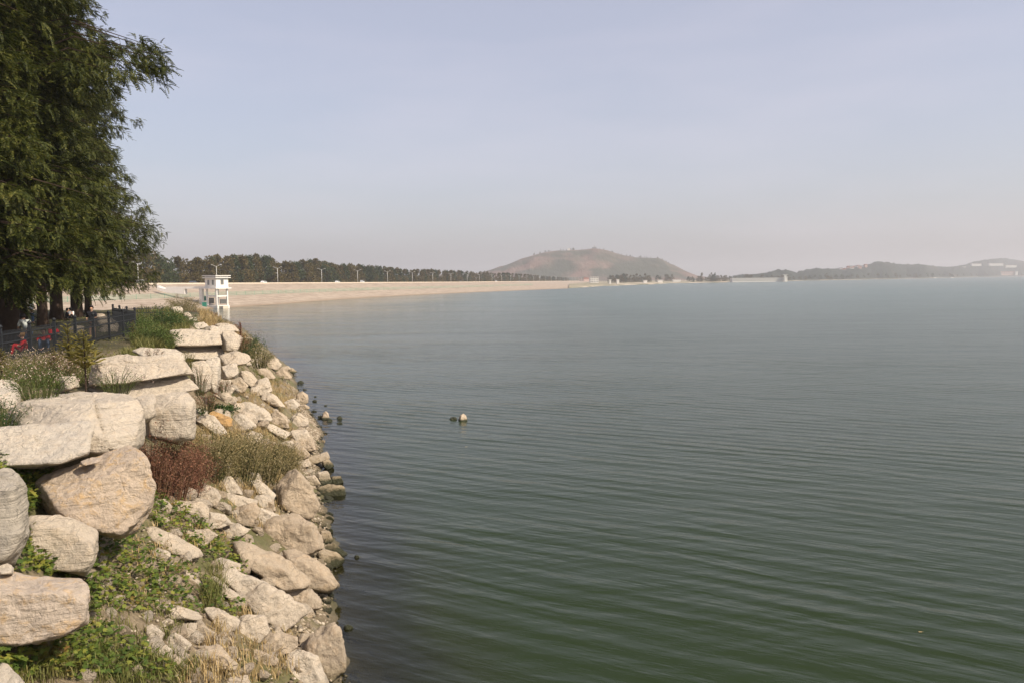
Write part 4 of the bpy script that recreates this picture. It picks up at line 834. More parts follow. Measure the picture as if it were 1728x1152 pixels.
for px, Y, Ht, rd_, lb_, sd in TR:
    x_, y_ = txy(px, Y); ex = []
    if sd == 1: ex = [(13.6 + k * 0.5, R(4 + 7 * k), 8.3 - 0.5 * abs(k), -0.02) for k in range(-2, 4)] + [(17.5, R(-8), 6.0, 0.08), (12.3, R(-5), 6.6, -0.05), (19.0, R(5), 5.4, 0.05)]
    if sd == 6: ex = [(7.4, R(-5), 7.4, 0.0), (8.6, R(-12), 7.7, 0.0), (6.4, R(8), 7.0, 0.0), (5.0, R(-6), 5.4, -0.1), (4.3, R(-15), 5.0, -0.15), (8.0, R(0), 7.8, 0.02), (7.0, R(-15), 7.4, 0), (3.8, R(-5), 4.6, -.15)]
    cypress('cypress_tree', x_, y_, zt, Ht, rd_, lb_, zlow=3.2 if sd == 1 else 2.5, nb=210 if sd in (1, 2) else 170, per=125 if sd <= 2 else 105, seed=sd, extra=ex, rbase=0.5 if sd in (1, 4, 5) else 0.34)

# forest beyond the dam: tall narrow trees of a few shapes, each tree a thing of its own
def forest_proto(seed, mat, Ht=20.0, rad=5.2, n=1500, leaf=0.8, low=0.0):
    rg = np.random.default_rng(seed); P = []; D_ = []
    lobes = [(rg.uniform(0, 6.28), rg.uniform(low, 0.95)) for _ in range(34)]
    for ph, t in lobes:
        r = rad * (math.sin(min(1, (1 - t) * 1.6 + 0.08) * math.pi / 2)) * rg.uniform(0.55, 0.85); c_ = np.array([math.cos(ph) * r, math.sin(ph) * r, t * Ht])
        k = n // 34; q = rg.normal(size=(k, 3)); q /= np.linalg.norm(q, axis=1)[:, None]; s_ = rg.uniform(1.6, 2.7) * (0.45 + 0.55 * (1 - t))
        P.append(c_[None] + q * np.array([s_, s_, s_ * 1.3]) * rg.uniform(0.6, 1.0, (k, 1))); D_.append(q + rg.normal(0, 0.5, (k, 3)))
    P = np.concatenate(P); D_ = np.concatenate(D_); U = DIA * np.array([1, 1.8, 1]); V, Fc = scatter(U, DIAF, P, D_, rg.uniform(0.6, 1.3, len(P)) * leaf, rg.uniform(0, 6.28, len(P)))
    root = empty('forest_tree', (0, 0, 0)); mesh_np('crown', V, Fc, MATS[mat], root)
    MB().tube([(0, 0, -0.5), (0.1, 0, Ht * 0.5), (0, 0, Ht * 0.93)], [0.3, 0.2, 0.04], 6).build('trunk', MATS['bark'], root); return root
FP = [forest_proto(60 + k, 'forest_leaf' if k not in (1, 4) else 'forest_leaf_green', n=2600) for k in range(6)]
used = [False] * 6
FT = [(-100, 425), (200, 425), (250, 419), (262, 423), (285, 436), (305, 434), (320, 440), (345, 434), (390, 431), (430, 430), (455, 434), (470, 441), (500, 444), (520, 440), (535, 438), (550, 440), (570, 446), (600, 447), (660, 452), (720, 455), (780, 457), (850, 460), (900, 464), (975, 470)]
FGL = ('dense brown-green tree in the long row behind the dam road', 'trees in a long row behind the dam road')
fr_ = np.random.default_rng(5)
def plant_tree(p, z0, top, lbl, scale_w=None, kinds=range(6), z_from=20.0, nm='forest_tree'):
    k = int(fr_.choice(list(kinds))); src = FP[k]
    if not used[k]: used[k] = True; o = src
    else: o = copy_tree(src)
    o.name = nm
    h = top - z0; s = h / z_from; sw = scale_w or s * fr_.uniform(0.85, 1.2); o.location = (p[0], p[1], z0); o.scale = (sw, sw, s); o.rotation_euler = (0, 0, fr_.uniform(0, 6.28)); tag(o, lbl[0], 'tree', lbl[1]); return o
sl_ = list(np.arange(-150, 560, 7.0)) + list(np.arange(560, 1620, 13.0)) + list(np.arange(-146, 420, 9.0))
for i, s in enumerate(sl_[:292]):
    back = i >= (len(np.arange(-150, 560, 7.0)) + len(np.arange(560, 1620, 13.0)))
    p = crest(s) + DN * (-19 - (12 if back else 0) + fr_.uniform(-3, 3)); px = p[0] / p[1] * F + 864; row = np.interp(px, [a for a, _ in FT], [c for _, c in FT])
    top = 10 + (hor(px) - row) / F * p[1]; top = 1.5 + (top - 1.5) * fr_.uniform(0.93, 1.02); plant_tree(p, 1.5, top, FGL)
# far-shore trees
SHG = ('bluish distant tree among others on the far shore under the hills', 'distant trees on the far shore')
def shore_tree(px, dist_mul, h, w_=1.0):
    sx = np.interp(px, SH[:, 0], SH[:, 1]); sy = np.interp(px, SH[:, 0], SH[:, 2]); o = plant_tree((sx * dist_mul, sy * dist_mul), 1.5, 1.5 + h, SHG, scale_w=h / 20 * 1.4 * w_, nm='shore_tree'); return o
for px in list(np.arange(1030, 1046, 5)) + list(np.arange(1049, 1098, 5)) + list(np.arange(1110, 1136, 6)): shore_tree(px + fr_.uniform(-2, 2), fr_.uniform(1.22, 1.3), fr_.uniform(12, 17))
for px in np.arange(1162, 1236, 4.5): shore_tree(px + fr_.uniform(-2, 2), fr_.uniform(1.03, 1.1), fr_.uniform(8, 15))
for px in (1184, 1200, 1206): shore_tree(px, 1.04, 18, 0.6)
for px in np.arange(1240, 1730, 9): shore_tree(px + fr_.uniform(-3, 3), fr_.uniform(1.012, 1.03), fr_.uniform(9, 16), 1.3)
for k in range(46):
    px = fr_.uniform(900, 1140); X = (px - 864) / F * 2600; z = float(rhz(np.array([[X]]), np.array([[2600.0]]))[0, 0]); o = plant_tree((X, 2600), z - 1, z + fr_.uniform(3, 7), ('tiny tree standing on the ridge of the red hill', 'tiny trees on the ridge of the red hill'), nm='ridge_tree')

# ------------------------------------------------------------------ far buildings
def far_building(px, Y, base_row, wpx, h, depth, wall, roof, label, rows=0, cols=0, cat_='building', yaw=0.0, roof_h=0.0, base_z=None):
    X = (px - 864) / F * Y; wd_ = wpx / F * Y; z = base_z if base_z is not None else 10 + (hor(px) - base_row) / F * Y
    root = empty('building', (X, Y, z), yaw); tag(root, label, cat_); MB().box((0, 0, h / 2 - 2), (wd_, depth, h + 4)).build('wall', MATS[wall], root)
    m = MB()
    if roof_h: m.prism([(-wd_ / 2 - 0.6, h), (wd_ / 2 + 0.6, h), (wd_ * 0.42, h + roof_h), (-wd_ * 0.42, h + roof_h)], -depth / 2 - 0.6, depth / 2 + 0.6)
    else: m.box((0, 0, h + 0.25), (wd_ + 1.0, depth + 1.0, 0.5))
    m.build('roof', MATS[roof], root)
    for r_ in range(rows):
        for c_ in range(cols):
            x = (c_ + 0.5) / cols * wd_ - wd_ / 2; zz = (r_ + 0.55) / rows * h; MB().box((x, -depth / 2 - 0.03, zz), (wd_ / cols * 0.5, 0.1, h / rows * 0.45)).build('window', MATS['window_shade'], root)
    return root
far_building(1003, 1420, 477.3, 14, 9.5, 14, 'pale_wall', 'pale_wall', 'white building with rows of dark windows at the far end of the dam road', 3, 5)
far_building(990, 1960, 476.5, 9, 8, 12, 'pink_wall', 'roof_red', 'low red-roofed building just left of the white one at the dam end', roof_h=3)
for px, w_, h_, lb_ in ((1030, 3, 6, 'small white hut, first one right of the building at the end of the dam'), (1043, 4, 6, 'small white hut between two tree clumps under the red hill'), (1089, 6, 4, 'low white shed on the shore under the middle of the red hill'), (1114, 8, 4, 'long low white shed on the shore under the right flank of the red hill'), (1142, 13, 4, 'flat pale boathouse on the shore below the right foot of the red hill')):
    Y = float(np.interp(px, SH[:, 0], SH[:, 2])) * 1.06; far_building(px, Y, 0, w_, h_, 8, 'pale_wall', 'pale_wall', lb_, base_z=2.2)
Y = 1660; r_ = far_building(1280, Y, 0, 92, 6.5, 20, 'white_render', 'white_render', 'very long white two-storey lakeside building with dark bands', base_z=1.2)
MB().box((0, -10.2, 1.9), (108, 0.3, 0.6)).build('window_band', MATS['window_shade'], r_); MB().box((0, -10.2, 4.4), (108, 0.3, 0.45)).build('window_band', MATS['window_shade'], r_)
t_ = far_building(1325, 1645, 0, 3.5, 12, 4, 'white_render', 'white_render', 'slim white lookout tower with a broad cap beside the long white building', base_z=1.2, cat_='tower')
MB().box((0, 0, 12.6), (9, 6, 0.8)).build('cap', MATS['white_render'], t_); MB().box((2.5, 0, 8.6), (5, 5, 0.7)).build('balcony', MATS['white_render'], t_)
far_building(1479, 2700, 456.5, 31, 11, 15, 'pale_wall', 'pale_wall', 'large white block building below the wooded peak', 2, 6)
far_building(1450, 2620, 455.8, 15, 3, 10, 'white_render', 'white_render', 'bright white low building below the hillside village')
far_building(1699, 4150, 463.6, 26, 14, 20, 'pink_wall', 'roof_red', 'pink and white building with a red roof on the far shore at the right', 2, 7, roof_h=2)
far_building(1712.5, 4140, 463.6, 4, 15, 20, 'white_render', 'white_render', 'white stair tower at the right end of the pink and white building', cat_='tower')
vg = np.random.default_rng(3)
for k in range(22):
    px = 1412 + vg.uniform(0, 50); row = 458.5 - (px - 1412) * 0.16 + vg.uniform(-2.5, 2); far_building(px, 2480 + vg.uniform(0, 120), row, vg.uniform(2.5, 5), vg.uniform(4, 6), 8, 'white_render' if k % 3 else 'pink_wall', 'roof_red' if k % 2 else 'roof_grey', 'small white or pink house crowded among others in the village on the far hillside', roof_h=2, cat_='house')['group'] = 'houses of the village on the far hillside'
for px, row, w_, lb_ in ((1590, 453.5, 16, 'white terrace of buildings low on the far shore, leftmost of three'), (1620, 453, 14, 'second white terrace of buildings, just left of the farthest hill'), (1645, 448, 16, 'pale long building under the crest of the farthest hill'), (1678, 447.5, 24, 'longest pale building on the slope of the farthest hill'), (1703, 450.5, 18, 'white long building under the right slope of the farthest hill')):
    far_building(px, 3700, row, w_, 7, 15, 'pale_wall', 'roof_red' if px > 1640 else 'pale_wall', lb_)
X = (1004 - 864) / F * 2600; z = float(rhz(np.array([[X]]), np.array([[2600.0]]))[0, 0]); r_ = empty('pavilion', (X, 2600, z)); tag(r_, 'small dark pavilion with stepped roof on the very top of the red hill', 'pavilion')
MB().box((0, 0, 1), (12, 10, 5)).build('hall', MATS['roof_grey'], r_); MB().box((0, 0, 4.5), (16, 13, 2), taper=0.6).build('roof', MATS['roof_grey'], r_); MB().box((0, 0, 7), (7, 6, 3.2), taper=0.5).build('upper_roof', MATS['roof_grey'], r_)
far_building(985, 2575, 428.5, 28, 2.5, 4, 'pale_wall', 'pale_wall', 'thin pale wall line running below the top of the red hill', cat_='wall')
far_building(961, 2590, 421.8, 4, 3.5, 6, 'white_render', 'white_render', 'tiny white hut on the ridge of the red hill left of the pavilion', cat_='hut')
far_building(1100, 2520, 450, 9, 4, 6, 'white_render', 'white_render', 'tiny white house on the lower right shoulder of the red hill', 1, 4, cat_='house')
for px, ln in ((1578, 10), (1607, 12)):
    P = atZ(px, np.interp(px, SH[:, 0], [0] * len(SH)) + hor(px) + 5.4); rt = empty('boat', (P[0], P[1], 0)); tag(rt, 'tiny white boat off the wooded shore, %s of two' % ('left' if px == 1578 else 'right'), 'boat', 'two tiny white boats off the far shore')
    MB().add([(-ln / 2, -1.5, 1.2), (ln / 2, -1.5, 1.2), (ln / 2 + 1, 0, 1.4), (ln / 2, 1.5, 1.2), (-ln / 2, 1.5, 1.2), (-ln / 2 + .5, -1, -.2), (ln / 2 - 1, -1, -.2), (ln / 2 - .5, 0, -.2), (ln / 2 - 1, 1, -.2), (-ln / 2 + .5, 1, -.2)], [(0, 1, 2, 3, 4), (0, 5, 6, 1), (1, 6, 7, 2), (2, 7, 8, 3), (3, 8, 9, 4), (4, 9, 5, 0)]).build('hull', MATS['white_paint'], rt)
    MB().box((-0.5, 0, 2.1), (ln * 0.5, 2.2, 1.8), taper=0.85).build('cabin', MATS['white_render'], rt)

# ------------------------------------------------------------------ street lamps, cars on the dam road
def lamp():
    r = empty('street_lamp', (0, 0, 0)); MB().tube([(0, 0, 0), (0, 0, 4.5), (0, 0, 8.6)], [0.15, 0.12, 0.085], 8).build('pole', MATS['lamp_paint'], r, smooth=True)
    for sg in (-1, 1):
        MB().tube([(0, 0, 8.3), (sg * 0.8, 0, 8.75), (sg * 1.9, 0, 9.25)], 0.06, 6).build('arm', MATS['lamp_paint'], r)
        MB().box((sg * 2.2, 0, 9.32), (0.9, 0.3, 0.14), taper=0.7).build('lamp_head', MATS['lamp_paint'], r)
    MB().box((0, 0, 0.25), (0.4, 0.4, 0.5), taper=0.8).build('base', MATS['lamp_paint'], r); return r
L0 = lamp(); LPX = [240, 370, 471, 544, 603.5, 653, 694, 728, 758, 785, 805, 826, 842, 857, 871, 884, 895, 905, 915, 924.5, 932, 939, 946, 952, 958.6, 964, 970, 974.5]
Kc = 345 * 880.0
for i, px in enumerate(LPX):
    o = L0 if i == 0 else copy_tree(L0); s = (Kc / (1120 - px) - 345) * math.hypot(1, 0.1907); p = crest(s) + DN * (-0.95); o.location = (p[0], p[1], crz(s)); o.rotation_euler = (0, 0, -math.atan(0.1907) * 0.2)
    near = {0: 'twin-arm white street lamp at the left, half behind the cypress crown', 1: 'twin-arm white street lamp rising behind the water tower', 2: 'first twin-arm white street lamp to the right of the water tower', 3: 'second twin-arm white street lamp to the right of the water tower', 4: 'third twin-arm white street lamp to the right of the water tower'}
    tag(o, near.get(i, 'distant twin-arm white street lamp in the dwindling row on the dam road'), 'street lamp', None if i in near else 'distant street lamps on the dam road')
    if i not in near: o['group'] = 'distant street lamps on the dam road'
def car(body, van=False):
    r = empty('car', (0, 0, 0)); h = 1.9 if van else 1.45
    pf_ = [(-2.2, .35), (2.15, .35), (2.2, .8), (1.4 if not van else 1.9, .95), (0.7 if not van else 1.5, h), (-1.3 if not van else -2.1, h), (-2.15, 1.0)]
    MB().prism(pf_, -0.85, 0.85).build('body', MATS[body], r)
    wn = [(1.25, .97), (0.68, h - .08), (-1.2, h - .08), (-1.75, 1.0)] if not van else [(1.75, 1.0), (1.4, h - .1), (-1.9, h - .1), (-1.95, 1.0)]
    for sg in (-1, 1): MB().prism(wn, sg * 0.855, sg * 0.87).build('window', MATS['dark_glass'], r)
    for x in (-1.4, 1.4):
        for sg in (-1, 1): MB().tube([(x, sg * 0.72, .33), (x, sg * 0.9, .33)], 0.33, 14).build('wheel', MATS['tyre'], r)
    return r
for px, kd, van, lb_ in ((250, 'car_white', True, 'white van on the dam road beside the leftmost lamp'), (338, 'car_dark', False, 'dark car on the dam road left of the water tower'), (454, 'car_white', False, 'white car on the dam road just left of the lamp after the tower'), (575, 'car_white', False, 'white car on the dam road between the second and third lamps after the tower'), (616, 'car_white', True, 'white van on the dam road just right of the third lamp after the tower'), (778, 'car_dark', False, 'small dark car far along the dam road'), (836, 'car_white', False, 'tiny white car farthest along the dam road'), (243, 'car_red', False, 'dark red car tucked behind the white van on the dam road')):
    Y = Kc / (1120 - px); s = (Y - 345) * math.hypot(1, 0.1907); p = crest(s) + DN * (-3.2 if kd != 'car_red' else -6.2); o = car(kd, van); o.location = (p[0], p[1], crz(s) + 0.03); o.rotation_euler = (0, 0, math.pi / 2 - math.atan(0.1907)); tag(o, lb_, 'van' if van else 'car')

# ------------------------------------------------------------------ water tower with footbridge
TX, TY = (368 - 864) / F * 326, 326.0; root = empty('intake_tower', (TX, TY, 0), R(-29)); tag(root, 'white square tower on four legs with a windowed room, at the foot of the dam', 'tower'); W = MATS['white_render']; hw = 3.05
MB().box((0, 0, 0.1), (hw * 2 + .3, hw * 2 + .3, 2.0)).build('plinth', W, root)
for sx in (-1, 1):
    for sy in (-1, 1): MB().box((sx * (hw - .42), sy * (hw - .42), 4.34), (0.60, 0.60, 6.5)).build('column', W, root)
for k, (x, y, lx, ly) in enumerate(((0, -hw + .42, 2 * hw - 1.52, .5), (0, hw - .42, 2 * hw - 1.52, .5), (-hw + .42, 0, .5, 2 * hw - 1.52), (hw - .42, 0, .5, 2 * hw - 1.52))): MB().box((x, y, 4.75), (lx, ly, .55)).build('cross_beam', W, root)
MB().box((0, 0, 7.8), (hw * 2 + 1.6, hw * 2 + 1.6, .4)).build('floor_slab', W, root)
m = MB(); t = .25; H0, H1 = 8.0, 11.75
def wall_open(m, x0, x1, z0, z1, wins, place):
    xs = [x0] + [q for w_ in wins for q in w_[:2]] + [x1]
    for i in range(0, len(xs), 2): place((xs[i] + xs[i + 1]) / 2, (z0 + z1) / 2, xs[i + 1] - xs[i], z1 - z0)
    for a, b_, c0, c1 in wins: place((a + b_) / 2, (z0 + c0) / 2, b_ - a, c0 - z0); place((a + b_) / 2, (z1 + c1) / 2, b_ - a, z1 - c1)
sd_ = [('y', -1, [(-1.75, -.65, 9.15, 11.1), (0.75, 1.85, 9.15, 11.1)]), ('x', 1, [(-.75, .75, 9.15, 11.1)]), ('y', 1, [(-.6, .6, 9.15, 11.1)]), ('x', -1, [(-.6, .6, 9.15, 11.1)])]
for ax, sg, wins in sd_:
    e = hw - (t if ax == 'x' else 0)
    wall_open(m, -e, e, H0, H1, wins, (lambda u, z_, lu, lz: m.box((u, sg * (hw - t / 2), z_), (lu, t, lz))) if ax == 'y' else (lambda u, z_, lu, lz: m.box((sg * (hw - t / 2), u, z_), (t, lu, lz))))
m.build('wall', W, root)
for ax, sg, wins in sd_:
    for a, b_, c0, c1 in wins:
        u = (a + b_) / 2; f = MB()
        if ax == 'y': f.box((u, sg * (hw - .18), (c0 + c1) / 2), (b_ - a, .05, c1 - c0))
        else: f.box((sg * (hw - .18), u, (c0 + c1) / 2), (.05, b_ - a, c1 - c0))
        wn = f.build('window', MATS['window_shade'], root); q = MB()
        if ax == 'y': q.box((u, sg * (hw - .12), (c0 + c1) / 2), (.08, .06, c1 - c0))
        else: q.box((sg * (hw - .12), u, (c0 + c1) / 2), (.06, .08, c1 - c0))
        q.build('window_bar', MATS['white_paint'], wn)
MB().box((0, 0, 11.92), (hw * 2 + 1.5, hw * 2 + 1.5, .32)).build('eave', W, root); MB().box((0, 0, 12.3), (hw * 2, hw * 2, .44)).build('roof_core', W, root); MB().box((0, 0, 12.68), (hw * 2 + 1.5, hw * 2 + 1.5, .3)).build('roof', W, root)
MB().box((0, -hw + 0.2, 3.0), (2.6, .3, 2.2)).build('gate_panel', MATS['window_shade'], root); MB().box((hw - 0.2, .3, 2.6), (.3, 2.8, 1.7)).build('gate_panel', MATS['window_shade'], root)
MB().tube([(hw + .5, -hw - .1, 0), (hw + .5, -hw - .1, 7.6)], .14, 8).build('pipe', W, root)
m = MB().box((4.3, -0.8, 0.3), (2.4, 2.6, 1.2)); o = m.build('landing_block', MATS['parapet_stone'], root)
bd = np.array([-0.982, 0.187]); br = empty('footbridge', (TX - 3.4, TY + 0.6, 0), math.atan2(bd[1], bd[0])); tag(br, 'white concrete footbridge from the dam slope to the intake tower', 'bridge')
MB().box((9, 0, 7.85), (18.4, 1.8, .35)).build('deck', W, br)
for sg in (-1, 1): MB().box((9, sg * .82, 8.3), (18.4, .1, .5)).build('railing', W, br)
MB().box((3.2, 0, 4.6), (1.3, 1.3, 6.1)).build('pier', W, br)
MB().prism([(10, 7.66), (18.2, 7.66), (22, 8.6), (22, 7.4), (18, 6.2), (10, 5.6)], -0.9, 0.9).build('abutment', W, br)
MB().prism([(18.2, 7.7), (23.5, 9.5), (23.5, 8.6), (18.2, 6.9)], -1.4, -0.95).build('stair_wall', W, br)
# green mesh fence on the dam berm
gf = empty('mesh_fence', (0, 0, 0)); tag(gf, 'long see-through green mesh fence along the berm halfway down the dam', 'fence')
V = []; Fc = []
def fp(s): n = toe(s) * 0.57; q = crest(s) + DN * n; return q[0], q[1], dam_z(s, n)
for s in np.arange(-110, 620, 0.13):
    x, y, z_ = fp(s); b_ = len(V); wv = 0.017; V += [(x, y, z_), (x + DD[0] * wv, y + DD[1] * wv, z_), (x + DD[0] * wv, y + DD[1] * wv, z_ + 1.8), (x, y, z_ + 1.8)]; Fc.append((b_, b_ + 1, b_ + 2, b_ + 3))
for k in range(5):
    for s in np.arange(-110, 620, 10.0):
        a, c_ = fp(s), fp(s + 10); zz = 0.3 + k * 0.37; b_ = len(V); V += [(a[0], a[1], a[2] + zz), (c_[0], c_[1], c_[2] + zz), (c_[0], c_[1], c_[2] + zz + .03), (a[0], a[1], a[2] + zz + .03)]; Fc.append((b_, b_ + 1, b_ + 2, b_ + 3))
mesh_np('mesh_panel', V, np.array(Fc), MATS['green_mesh'], gf); p0 = None
for s in np.arange(-110, 620, 9.0):
    x, y, z_ = fp(s)
    if p0 is None: p0 = MB().box((0, 0, .9), (.09, .09, 1.9)).build('post', MATS['green_mesh'], gf); o = p0
    else: o = p0.copy(); COL.objects.link(o); o.parent = gf
    o.location = (x, y, z_)
# green boards by the tower
for px, row, w_, h_, Y, lb_ in ((344.5, 508, 2.4, 1.9, 330, 'dark green board fence panel under the footbridge'), (346, 519, 1.6, 2.0, 321.5, 'green overgrown screen at the water left of the intake tower plinth')):
    X = (px - 864) / F * Y; zb = 10 + (hor(px) - row) / F * Y; r_ = empty('green_screen', (X, Y, zb)); tag(r_, lb_, 'fence')
    MB().box((0, 0, h_ / 2), (w_, .08, h_)).build('panel', MATS['green_board'], r_)
    for sg in (-1, 1): MB().box((sg * (w_ / 2 + .05), 0, h_ / 2 - .6), (.1, .12, h_ + 1.3)).build('post', MATS['green_mesh'], r_)

# ------------------------------------------------------------------ iron fence round the park
fe = empty('iron_fence', (-18.6, 30, 0)); tag(fe, 'dark iron picket fence with ball-topped posts around the shaded park', 'fence')
FPt = [np.array(q) for q in ((-17.6, 26.0), (-18.6, 30.0), (-22.8, 50.0), (-28.2, 58.5), (-25.6, 61.0))]
def fence_run(a, b, sp=2.95, ztop=8.3):
    L = np.linalg.norm(b - a); n = max(1, int(round(L / sp))); d = (b - a) / L; an = math.atan2(d[1], d[0])
    for i in range(n):
        p = a + d * L * i / n - np.array([-18.6, 30]); q = a + d * L * (i + 1) / n - np.array([-18.6, 30]); c_ = (p + q) / 2; ll = L / n
        zb = float(H(c_[0] - 18.6, c_[1] + 30)) + 0.05
        po = MB().box((p[0], p[1], (ztop + 0.12 + zb - .3) / 2), (.11, .11, ztop + .12 - zb + .3), an); po = po.build('post', MATS['iron'], fe)
        MB().tube([(p[0], p[1], ztop + .12), (p[0], p[1], ztop + .17), (p[0], p[1], ztop + .22), (p[0], p[1], ztop + .27)], [.05, .085, .08, .02], 8).build('post_cap', MATS['iron'], po, smooth=True)
        for zz in (ztop - .12, ztop - .42, zb + .15): MB().box((c_[0], c_[1], zz), (ll - .12, .045, .05), an).build('rail', MATS['iron'], fe)
        m = MB(); k = int(ll / .125)
        for j in range(1, k): r = p + (q - p) * j / k; m.box((r[0], r[1], (zb + .08 + ztop + .02) / 2), (.021, .021, ztop + .02 - zb - .08), an)
        m.build('pickets', MATS['iron'], fe)
for i in range(4): fence_run(FPt[i], FPt[i + 1])

# ------------------------------------------------------------------ visitors
def skin_obj(name, pts, edges, rad, mat, parent, sub=2, root_i=0):
    me = bpy.data.meshes.new(name); me.from_pydata(pts, edges, []); me.update(); o = bpy.data.objects.new(name, me); COL.objects.link(o); o.parent = parent
    o.modifiers.new('skin', 'SKIN'); me.skin_vertices.new() if not me.skin_vertices else None
    lay = me.skin_vertices[0].data
    for i, r in enumerate(rad): lay[i].radius = r if isinstance(r, tuple) else (r, r); lay[i].use_root = (i == root_i)
    s = o.modifiers.new('sub', 'SUBSURF'); s.levels = s.render_levels = sub; o.modifiers['skin'].use_smooth_shade = True; me.materials.append(MATS[mat]); return o
def person(x, y, z, rz, label, pose, shirt, legs, hair, skirt=False, pack=False, hold=None, longhair=False):
    r = empty('person', (x, y, z), rz); tag(r, label, 'person')
    # joints; the figure faces -y in its own frame
    if pose == 'stand': J = dict(pel=(0, 0, .93), che=(0, .01, 1.25), nek=(0, .01, 1.45), hed=(0, -.02, 1.6), top=(0, -.01, 1.68), kl=(-.1, -.02, .5), kr=(.1, -.06, .5), al=(-.11, 0, .08), ar=(.11, .02, .08), tl=(-.12, -.14, .03), tr=(.12, -.12, .03), sl=(-.19, 0, 1.38), sr=(.19, 0, 1.38), el=(-.25, .02, 1.1), er=(.24, -.05, 1.12), hl=(-.2, -.18, 1.02), hr=(.16, -.22, 1.1))
    elif pose == 'bend': J = dict(pel=(0, .12, .9), che=(0, -.1, 1.18), nek=(0, -.22, 1.36), hed=(0, -.32, 1.45), top=(0, -.34, 1.52), kl=(-.1, .0, .5), kr=(.1, -.03, .5), al=(-.11, .04, .08), ar=(.11, .06, .08), tl=(-.12, -.1, .03), tr=(.12, -.08, .03), sl=(-.19, -.17, 1.3), sr=(.19, -.17, 1.3), el=(-.24, -.25, 1.04), er=(.24, -.25, 1.04), hl=(-.15, -.42, .95), hr=(.15, -.42, .95))
    else: J = dict(pel=(0, 0, .2), che=(0, -.04, .5), nek=(0, -.08, .68), hed=(0, -.14, .82), top=(0, -.14, .9), kl=(-.16, -.42, .48), kr=(.16, -.42, .48), al=(-.14, -.5, .08), ar=(.14, -.52, .08), tl=(-.14, -.66, .04), tr=(.14, -.68, .04), sl=(-.19, -.05, .62), sr=(.19, -.05, .62), el=(-.25, -.2, .42), er=(.25, -.2, .42), hl=(-.1, -.4, .45), hr=(.1, -.4, .45))
    N = ['pel', 'che', 'nek', 'hed', 'top', 'kl', 'al', 'tl', 'kr', 'ar', 'tr', 'sl', 'el', 'hl', 'sr', 'er', 'hr']; pts = [J[k] for k in N]
    hands = []
    for h_, e_ in (('hl', 'el'), ('hr', 'er')):
        a, b_ = Vector(J[h_]), Vector(J[e_]); d = (a - b_).normalized(); sd2 = d.cross(Vector((0, 0, 1))).normalized()
        for f in (-1.5, -.5, .5, 1.5): hands.append((h_, a + d * .09 + sd2 * f * .018, a + d * (.155 - abs(f) * .012) + sd2 * f * .022 + Vector((0, 0, -.02))))
        hands.append((h_, a + sd2 * .04 + d * .03, a + sd2 * .06 + d * .075))
    E = [(0, 1), (1, 2), (2, 3), (3, 4), (0, 5), (5, 6), (6, 7), (0, 8), (8, 9), (9, 10), (1, 11), (11, 12), (12, 13), (1, 14), (14, 15), (15, 16)]; rad = [.13, .13, .055, (.085, .105), .07, .07, .045, .035, .07, .045, .035, .055, .042, .032, .055, .042, .032]
    for h_, a, b_ in hands:
        i = len(pts); pts += [tuple(a), tuple(b_)]; E += [(N.index(h_), i), (i, i + 1)]; rad += [.010, .008]
    skin_obj('body', pts, E, rad, 'skin', r)
    q = ['pel', 'che', 'nek', 'sl', 'el', 'sr', 'er']; pp = [J[k] for k in q]; pp[2] = tuple(Vector(J['che']).lerp(Vector(J['nek']), .6)); skin_obj('shirt', pp, [(0, 1), (1, 2), (1, 3), (3, 4), (1, 5), (5, 6)], [.15, .165, .09, .085, .06, .085, .06], shirt, r)
    q = ['pel', 'kl', 'al', 'kr', 'ar']; pp = [J[k] for k in q]; rr = [.155, .09, .06, .09, .06]
    if skirt: pp[2] = tuple(Vector(J['kl']) * .98); pp[4] = tuple(Vector(J['kr']) * .98); pp[1] = tuple(Vector(J['pel']).lerp(Vector(J['kl']), .3)); pp[3] = tuple(Vector(J['pel']).lerp(Vector(J['kr']), .3)); pp[2] = tuple(Vector(J['pel']).lerp(Vector(J['kl']), .5)); pp[4] = tuple(Vector(J['pel']).lerp(Vector(J['kr']), .5)); rr = [.16, .12, .1, .12, .1]
    skin_obj('shorts' if skirt else 'trousers', pp, [(0, 1), (1, 2), (0, 3), (3, 4)], rr, legs, r)
    hv, hf = ICO[3]; hc = Vector(J['hed']) + Vector((0, .022, .055)); V = hv * np.array([.118, .135, .132]) + np.array(hc); keep = [f for f in hf if not (hv[f].mean(0)[1] < -.35 and hv[f].mean(0)[2] < .45) and hv[f].mean(0)[2] > -.75]; ho = mesh_np('hair', V, np.array(keep), MATS[hair], r, smooth=True)
    fm = MB(); hx = Vector(J['hed']); fm.box(tuple(hx + Vector((0, -.118, .0))), (.028, .035, .045), taper=.6); fm.build('nose', MATS['skin'], r)
    em = MB()
    for sg in (-1, 1): em.box(tuple(hx + Vector((sg * .034, -.1, .025))), (.024, .02, .01))
    em.build('eyes', MATS['hair_black'], r)
    if pack: MB().box(tuple(Vector(J['che']) + Vector((0, .2, -.02))), (.3, .18, .44), taper=.8).build('backpack', MATS['cloth_black'], r)
    return r
def gnd(x, y): return float(H(x, y)) + 0.02
x_, y_ = txy(155, 44.2); person(x_, y_, gnd(x_, y_), R(15), 'standing visitor in a black patterned top and short bottoms by the fence, bare legs', 'stand', 'cloth_black', 'cloth_black', 'hair_black', skirt=True)
x_, y_ = txy(45, 36.5); person(x_, y_, gnd(x_, y_), R(-120), 'visitor in a pale grey shirt and blue jeans leaning forward beside the nearest trunk', 'bend', 'cloth_grey', 'cloth_denim', 'hair_black')
x_, y_ = txy(41, 34.0); person(x_, y_, gnd(x_, y_), R(-60), 'crouching visitor in red with light brown hair behind the fence at the left', 'sit', 'cloth_red', 'cloth_red', 'hair_brown')
